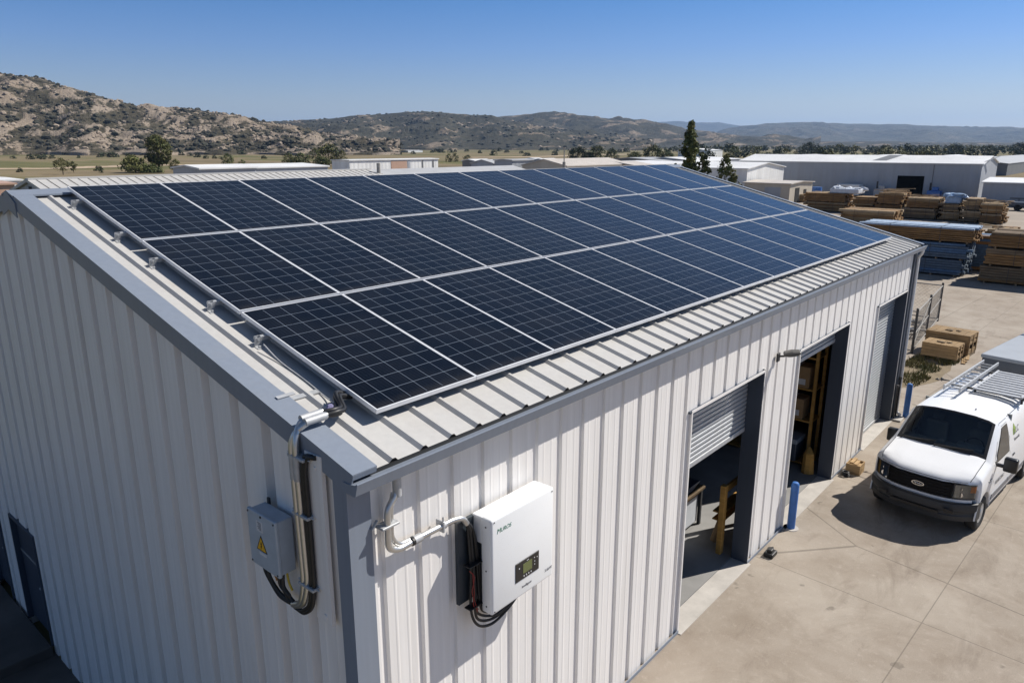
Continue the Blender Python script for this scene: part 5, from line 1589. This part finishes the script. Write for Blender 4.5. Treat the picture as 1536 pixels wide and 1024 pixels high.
for px, pb, pt, wd, lb in ((1211, 236, 215, 26, 'big dark tree above the far end of the long shed'), (1326, 235, 219, 26, 'dark tree above the middle of the long shed roof'), (1392, 236, 221, 32, 'dark tree above the black doorway of the long shed'), (1430, 236, 217, 28, 'large tree above the shed roof near its end'), (1482, 236, 219, 22, 'tree above the end ridge of the long shed'), (1528, 236, 216, 26, 'dark tree at the frame edge above the grey roof')):
    gtree('tree', lb, px, pb, pt, wd, [L_far, L_dark], n=(70, 24), z0=.05, group='larger trees of the far tree line')
# low scattered field bushes
pb_ = tree('field_bush', 'small dark bush scattered over the fields below the hills', (0, 0, 0), 3.0, 2.2, BUSH, .1, 26, 16, .34, [L_far, L_dark], 'bushes scattered over the fields', .42, .03, 0, 2)
first = True
fb = [(20, 238), (46, 239), (56, 238), (66, 236.5), (30, 258), (148, 256), (150, 236), (156, 235), (168, 236), (176, 235.5), (192, 234), (240, 233), (272, 233), (285, 234), (296, 236), (309, 238), (322, 238), (331, 238), (362, 232), (392, 231), (396, 238), (412, 229), (418, 228), (290, 229), (300, 228), (545, 229), (552, 229), (566, 228), (575, 230), (582, 229), (590, 230), (648, 229), (654, 228), (662, 229), (676, 229), (683, 228), (700, 227.5), (720, 230), (749, 227), (760, 229), (782, 230), (812, 226), (820, 226), (835, 227), (152, 259), (96, 229), (70, 222), (24, 222.5), (930, 229), (940, 228), (860, 228), (530, 232), (533, 230), (64, 239), (78, 238), (118, 237), (620, 231), (600, 232), (505, 227), (740, 233), (790, 234), (832, 233)]
for px, py in fb:
    b = G(px, py, 0)
    o = pb_ if first else copy_tree(pb_); first = False
    d = (b-CAM).dot(FWD); wpx = random.uniform(5, 11); s = wpx*d/FPX/4.4
    o.matrix_basis = Matrix.Translation(b) @ Matrix.Rotation(random.uniform(0, 6), 4, 'Z') @ Matrix.Diagonal((s*random.uniform(.9, 1.5), s, s*random.uniform(.7, 1.1), 1))
# far tree line on the valley floor, one mass
m = MB()
for k in range(430):
    px = random.uniform(1000, 1660); d = random.uniform(330, 1500)
    if px < 1110 and random.random() < .5: continue
    b = gpt(px, d); h = random.uniform(5, 10)*(1 if d > 500 else .75); r = h*random.uniform(.45, .75)
    m.k = random.choice((0, 0, 1, 2))
    for c in range(9):
        cc = b+Vector((random.uniform(-r, r)*.7, random.uniform(-r, r)*.7, h*random.uniform(.25, .85)))
        cr = r*random.uniform(.25, .5)
        for q in range(15):
            dv = Vector((random.gauss(0, 1), random.gauss(0, 1), random.gauss(0, .8))).normalized()
            p = cc+dv*cr*random.random()**.4
            n_ = (dv+Vector((random.uniform(-.5, .5), random.uniform(-.5, .5), random.uniform(0, .8)))).normalized()
            X = n_.orthogonal().normalized(); Y = n_.cross(X); s = r*.13*random.uniform(.7, 1.4)
            m.face(p-X*s, p-Y*s*.7, p+X*s, p+Y*s*.7)
tag(m.build('treeline', [L_far, L_dark, L_olive]), kind='stuff')

# ------------------------------------------------------------------ dirt tracks over the fields
def track(pts, w_):
    P = [G(*p, .0) for p in pts]; m = MB(); A = []
    P = spline(P, 8)
    for i, p in enumerate(P):
        t = (P[min(i+1, len(P)-1)]-P[max(i-1, 0)]).normalized(); n_ = Vector((-t.y, t.x, 0))
        ww = w_*random.uniform(.7, 1.25)
        A.append((p+n_*ww/2+Vector((0, 0, .03)), p-n_*ww/2+Vector((0, 0, .03))))
    for a, b in zip(A, A[1:]): m.face(a[0], a[1], b[1], b[0])
    return tag(m.build('dirt_road', M_dirtroad), kind='structure')
track([(-60, 254.5), (0, 253.3), (90, 252.6), (160, 249.8), (230, 248.2), (320, 247), (420, 246.4), (560, 245.6)], 17)
track([(300, 249.5), (420, 248.2), (560, 247)], 8)
track([(560, 225), (640, 223.8), (720, 223.2)], 260)
track([(-20, 225.2), (60, 224.8), (140, 222.6), (200, 222)], 60)
track([(700, 236.5), (780, 235.5), (900, 232.5), (960, 231)], 22)

# ------------------------------------------------------------------ hills
def hillmat(name, scrub, scrub2, rock, rock2, sc_=1.0, rockamt=(.5, .62)):
    t = NT(name); p = t.pos()
    at = t.n('ShaderNodeAttribute', attribute_name='rock').outputs['Fac']
    n1 = t.noise(p, .030*sc_, 8, .68, .5); n2 = t.noise(p, .16*sc_, 6, .7); n3 = t.noise(p, .008*sc_, 4, .55)
    vo = t.n('ShaderNodeTexVoronoi'); t.l(p, vo.inputs['Vector']); vo.inputs['Scale'].default_value = .11*sc_
    n4 = t.noise(t.map(p, (1, 1, 2.2), (.3, 0, .6)), .33*sc_, 5, .7)
    f = t.math('ADD', t.math('MULTIPLY', at, .40), t.math('ADD', t.math('MULTIPLY', n1, .30), t.math('ADD', t.math('MULTIPLY', n2, .34), t.math('MULTIPLY', n4, .34))))
    f = t.ramp(f, (rockamt[0], 0.0), (rockamt[1], 1.0))
    sb = t.mix(t.ramp(n2, (.35, 0.0), (.65, 1.0)), scrub, scrub2)
    sb = t.mix(t.ramp(t.noise(p, .07*sc_, 5, .6), (.55, 0.0), (.62, .8)), sb, tuple(c*.55 for c in scrub))
    rk_ = t.mix(t.ramp(n3, (.35, 0.0), (.65, 1.0)), rock, rock2)
    rk_ = t.mix(t.ramp(vo.outputs['Distance'], (.0, .0), (.25, .35)), rk_, tuple(c*.55 for c in rock))
    t.base(t.mix(f, sb, rk_)); t.set(.95, 0, .1)
    t.bump(n2, .7, 3.0/sc_)
    return t.m
def az(px):
    v = ray(px, 219); return math.atan2(v.y, v.x), v
def hill(name, crest, dfoot, dcrest, dback, na, nr, amp, fs, m_, seed, rocky=0.0, px0=None, px1=None, foot_wave=.15):
    px0 = px0 if px0 is not None else crest[0][0]; px1 = px1 if px1 is not None else crest[-1][0]
    V = []; rock = []; info = []
    for i in range(na):
        px = lerp(px0, px1, i/(na-1)); py = interp(crest, px)
        a, v = az(px); hd = Vector((v.x, v.y, 0)).normalized()
        k = math.hypot(v.x, v.y)/v.dot(FWD)              # horizontal metres per metre of depth
        vv = ray(px, py)
        H = CAM.z+vv.z*dcrest/1.0
        fw = 1+foot_wave*noise.noise(Vector((px*.012, seed, 0)))
        edge = min(1, (px-px0)/40+.02, (px1-px)/40+.02)
        for j in range(nr):
            t = j/(nr-1)
            if t < .72:
                u = t/.72; dep = lerp(dfoot*fw, dcrest, u)
                sh_ = (1-(1-u)**1.55)*(.55+.45*u) 
            else:
                u = (t-.72)/.28; dep = lerp(dcrest, dback, u); sh_ = 1-u*u*1.0
            P = CAM+hd*(dep*k); P.z = 0
            q = Vector((P.x*fs, P.y*fs, seed))
            nz = noise.fractal(q, 1.0, 2.0, 6)*.6
            rg = (1-abs(noise.noise(q*1.7+Vector((5, 5, 5)))))**2-.45
            rf = noise.fractal(q*4.0, .9, 2.1, 5)
            env = min(1, 4*t)*(1.0 if t < .6 else .25+.75*abs(t-.72)/.12 if abs(t-.72) < .12 else 1)
            us_, vs_ = px*.030+t*5.5, t*9-px*.012
            sk = noise.fractal(Vector((us_*.55, vs_*1.9, seed)), .8, 2.1, 6)+.5*((1-abs(noise.noise(Vector((us_*.8, vs_*2.6, seed+4)))))**3-.35)
            rm = max(0, min(1, .40+.75*sk+.35*(nz*.5+rg*.6)+.15*rf))
            z = H*sh_+amp*env*(nz+rg*.8)+rf*amp*.22*env+rm*amp*.12*rocky
            V.append(Vector((P.x, P.y, z-3 if t == 0 or t == 1 else max(z, -2)))); rock.append(rm)
    m = MB(); m.raw(V, [(i*nr+j, (i+1)*nr+j, (i+1)*nr+j+1, i*nr+j+1) for i in range(na-1) for j in range(nr-1)])
    o = m.build(name, m_)
    at = o.data.attributes.new('rock', 'FLOAT', 'POINT'); at.data.foreach_set('value', rock)
    tag(o, kind='structure')
    return V, rock, na, nr
H_rock = hillmat('rocky_hillside', (.046, .042, .028), (.085, .073, .050), (.27, .215, .16), (.33, .275, .22), 1.0, (.715, .785))
H_mid = hillmat('scrub_hillside', (.042, .042, .030), (.068, .062, .045), (.24, .19, .14), (.28, .225, .17), .45, (.79, .89))
H_far = hillmat('distant_mountain', (.060, .060, .042), (.095, .085, .060), (.20, .165, .125), (.22, .19, .15), .12, (.80, 1.0))
c1 = [(-130, 108), (-60, 108), (0, 112.5), (30, 116), (60, 120), (80, 124), (100, 132), (130, 141), (180, 155), (215, 163), (240, 166), (262, 168), (280, 168), (300, 166.5), (320, 170), (340, 173), (380, 181), (410, 188), (440, 194), (470, 200), (520, 208), (560, 213), (600, 218)]
V1, R1, na1, nr1 = hill('hill', c1, 620, 1050, 1500, 330, 120, 13, .0085, H_rock, 3.1, 1.0)
c2 = [(330, 206), (380, 194), (420, 186.5), (440, 184), (480, 181), (520, 178), (570, 172.5), (610, 169.5), (640, 168.8), (665, 170.5), (700, 174), (730, 174.5), (745, 178), (790, 188), (850, 198), (920, 207), (980, 213)]
V2, R2, na2, nr2 = hill('hill', c2, 1350, 2300, 3000, 300, 80, 20, .0042, H_mid, 8.4, .6)
c3 = [(620, 196), (690, 182), (745, 178), (790, 174), (830, 171.3), (860, 174), (890, 177), (930, 179.5), (960, 182), (990, 187), (1020, 193), (1060, 199), (1100, 204), (1160, 209), (1230, 214)]
hill('hill', c3, 2000, 3300, 4300, 260, 70, 30, .0030, H_mid, 14.2, .6)
c4 = [(880, 205), (940, 193), (965, 186.5), (985, 183.8), (1010, 182.3), (1030, 183.5), (1050, 184), (1075, 184), (1100, 188), (1140, 194), (1200, 204), (1260, 212)]
hill('mountain', c4, 8200, 11000, 13500, 140, 40, 50, .0009, H_far, 21.0, .3)
c5 = [(1010, 212), (1060, 203), (1085, 197), (1110, 192.5), (1140, 188), (1170, 185), (1200, 183.8), (1240, 186), (1290, 186.5), (1340, 187), (1400, 189.5), (1440, 192), (1470, 192.5), (1500, 193.5), (1560, 194), (1640, 192), (1720, 196), (1800, 206), (1860, 214)]
hill('mountain', c5, 4600, 6800, 8600, 220, 50, 45, .0013, H_far, 27.0, .3)
c6 = [(1000, 219), (1080, 207), (1140, 209), (1200, 211.5), (1280, 213), (1400, 214), (1600, 215), (1750, 216), (1800, 218)]
hill('foothill', c6, 1900, 3400, 4400, 160, 30, 8, .004, H_mid, 33.0, .3)

# boulders and scrub growing over the hills, each one mass
rb = MB(); sb = MB()
ico = bmesh.new(); bmesh.ops.create_icosphere(ico, subdivisions=1, radius=1)
IV = [v.co.copy() for v in ico.verts]; IF = [tuple(v.index for v in f.verts) for f in ico.faces]; ico.free()
def lump(m, c, r, fl, jit):
    m.raw([Vector((v.x*r*random.uniform(1-jit, 1+jit), v.y*r*random.uniform(1-jit, 1+jit), v.z*r*fl*random.uniform(1-jit, 1+jit)))+c for v in IV], IF)
for k in range(9000):
    i = random.randrange(na1-1); j = random.randrange(4, int(nr1*.74)); q = i*nr1+j
    p = V1[q].lerp(V1[q+1], random.random()).lerp(V1[q+nr1], random.random()*.9)
    r_ = R1[q]
    if r_ > .55 and random.random() < .36:
        s = random.choice((.9, 1.2, 1.6, 2.4))*random.uniform(.7, 1.3); lump(rb, p+Vector((0, 0, s*.2)), s, .75, .28)
    elif random.random() < 1.0-r_*1.3 or j > nr1*.70:
        s = random.choice((.8, 1.1, 1.5, 2.0, 3.0))*random.uniform(.7, 1.25); sb.k = random.choice((0, 0, 1))
        lump(sb, p+Vector((0, 0, s*.3)), s, .7, .25)
tag(rb.build('boulders', mat('granite_boulder', (.31, .25, .19), .95, var=.3, vs=.15)), kind='stuff')
tag(sb.build('shrubbery', [mat('scrub_leaf', (.036, .036, .023), .95, var=.35, vs=.1), mat('grey_scrub_leaf', (.066, .060, .042), .95, var=.3, vs=.1)]), kind='stuff')
rb = MB(); sb = MB()
for k in range(1500):
    i = random.randrange(na2-1); j = random.randrange(4, int(nr2*.74)); q = i*nr2+j
    p = V2[q].lerp(V2[q+1], random.random()).lerp(V2[q+nr2], random.random())
    if R2[q] > .62 and random.random() < .35: s = random.uniform(2.5, 6); lump(rb, p, s, .6, .3)
    elif random.random() < .5: s = random.uniform(2.5, 5.5); lump(sb, p+Vector((0, 0, s*.2)), s, .65, .25)
tag(rb.build('boulders', MATS['granite_boulder']), kind='stuff')
tag(sb.build('shrubbery', MATS['scrub_leaf']), kind='stuff')

# ------------------------------------------------------------------ air
HAZE = 6.5e-5
m = MB(); m.box((-15000, -15000, -8), (19000, 19000, 620))
hz = m.build('haze', None)
hm = bpy.data.materials.new('haze'); hm.use_nodes = True
t = hm.node_tree; t.nodes.remove(t.nodes['Principled BSDF'])
pv = t.nodes.new('ShaderNodeVolumePrincipled')
pv.inputs['Color'].default_value = (.42, .64, 1, 1); pv.inputs['Density'].default_value = HAZE; pv.inputs['Anisotropy'].default_value = .2
t.links.new(pv.outputs[0], t.nodes['Material Output'].inputs['Volume'])
hz.data.materials.clear(); hz.data.materials.append(hm)
tag(hz, kind='stuff')
hm.cycles.homogeneous_volume = True
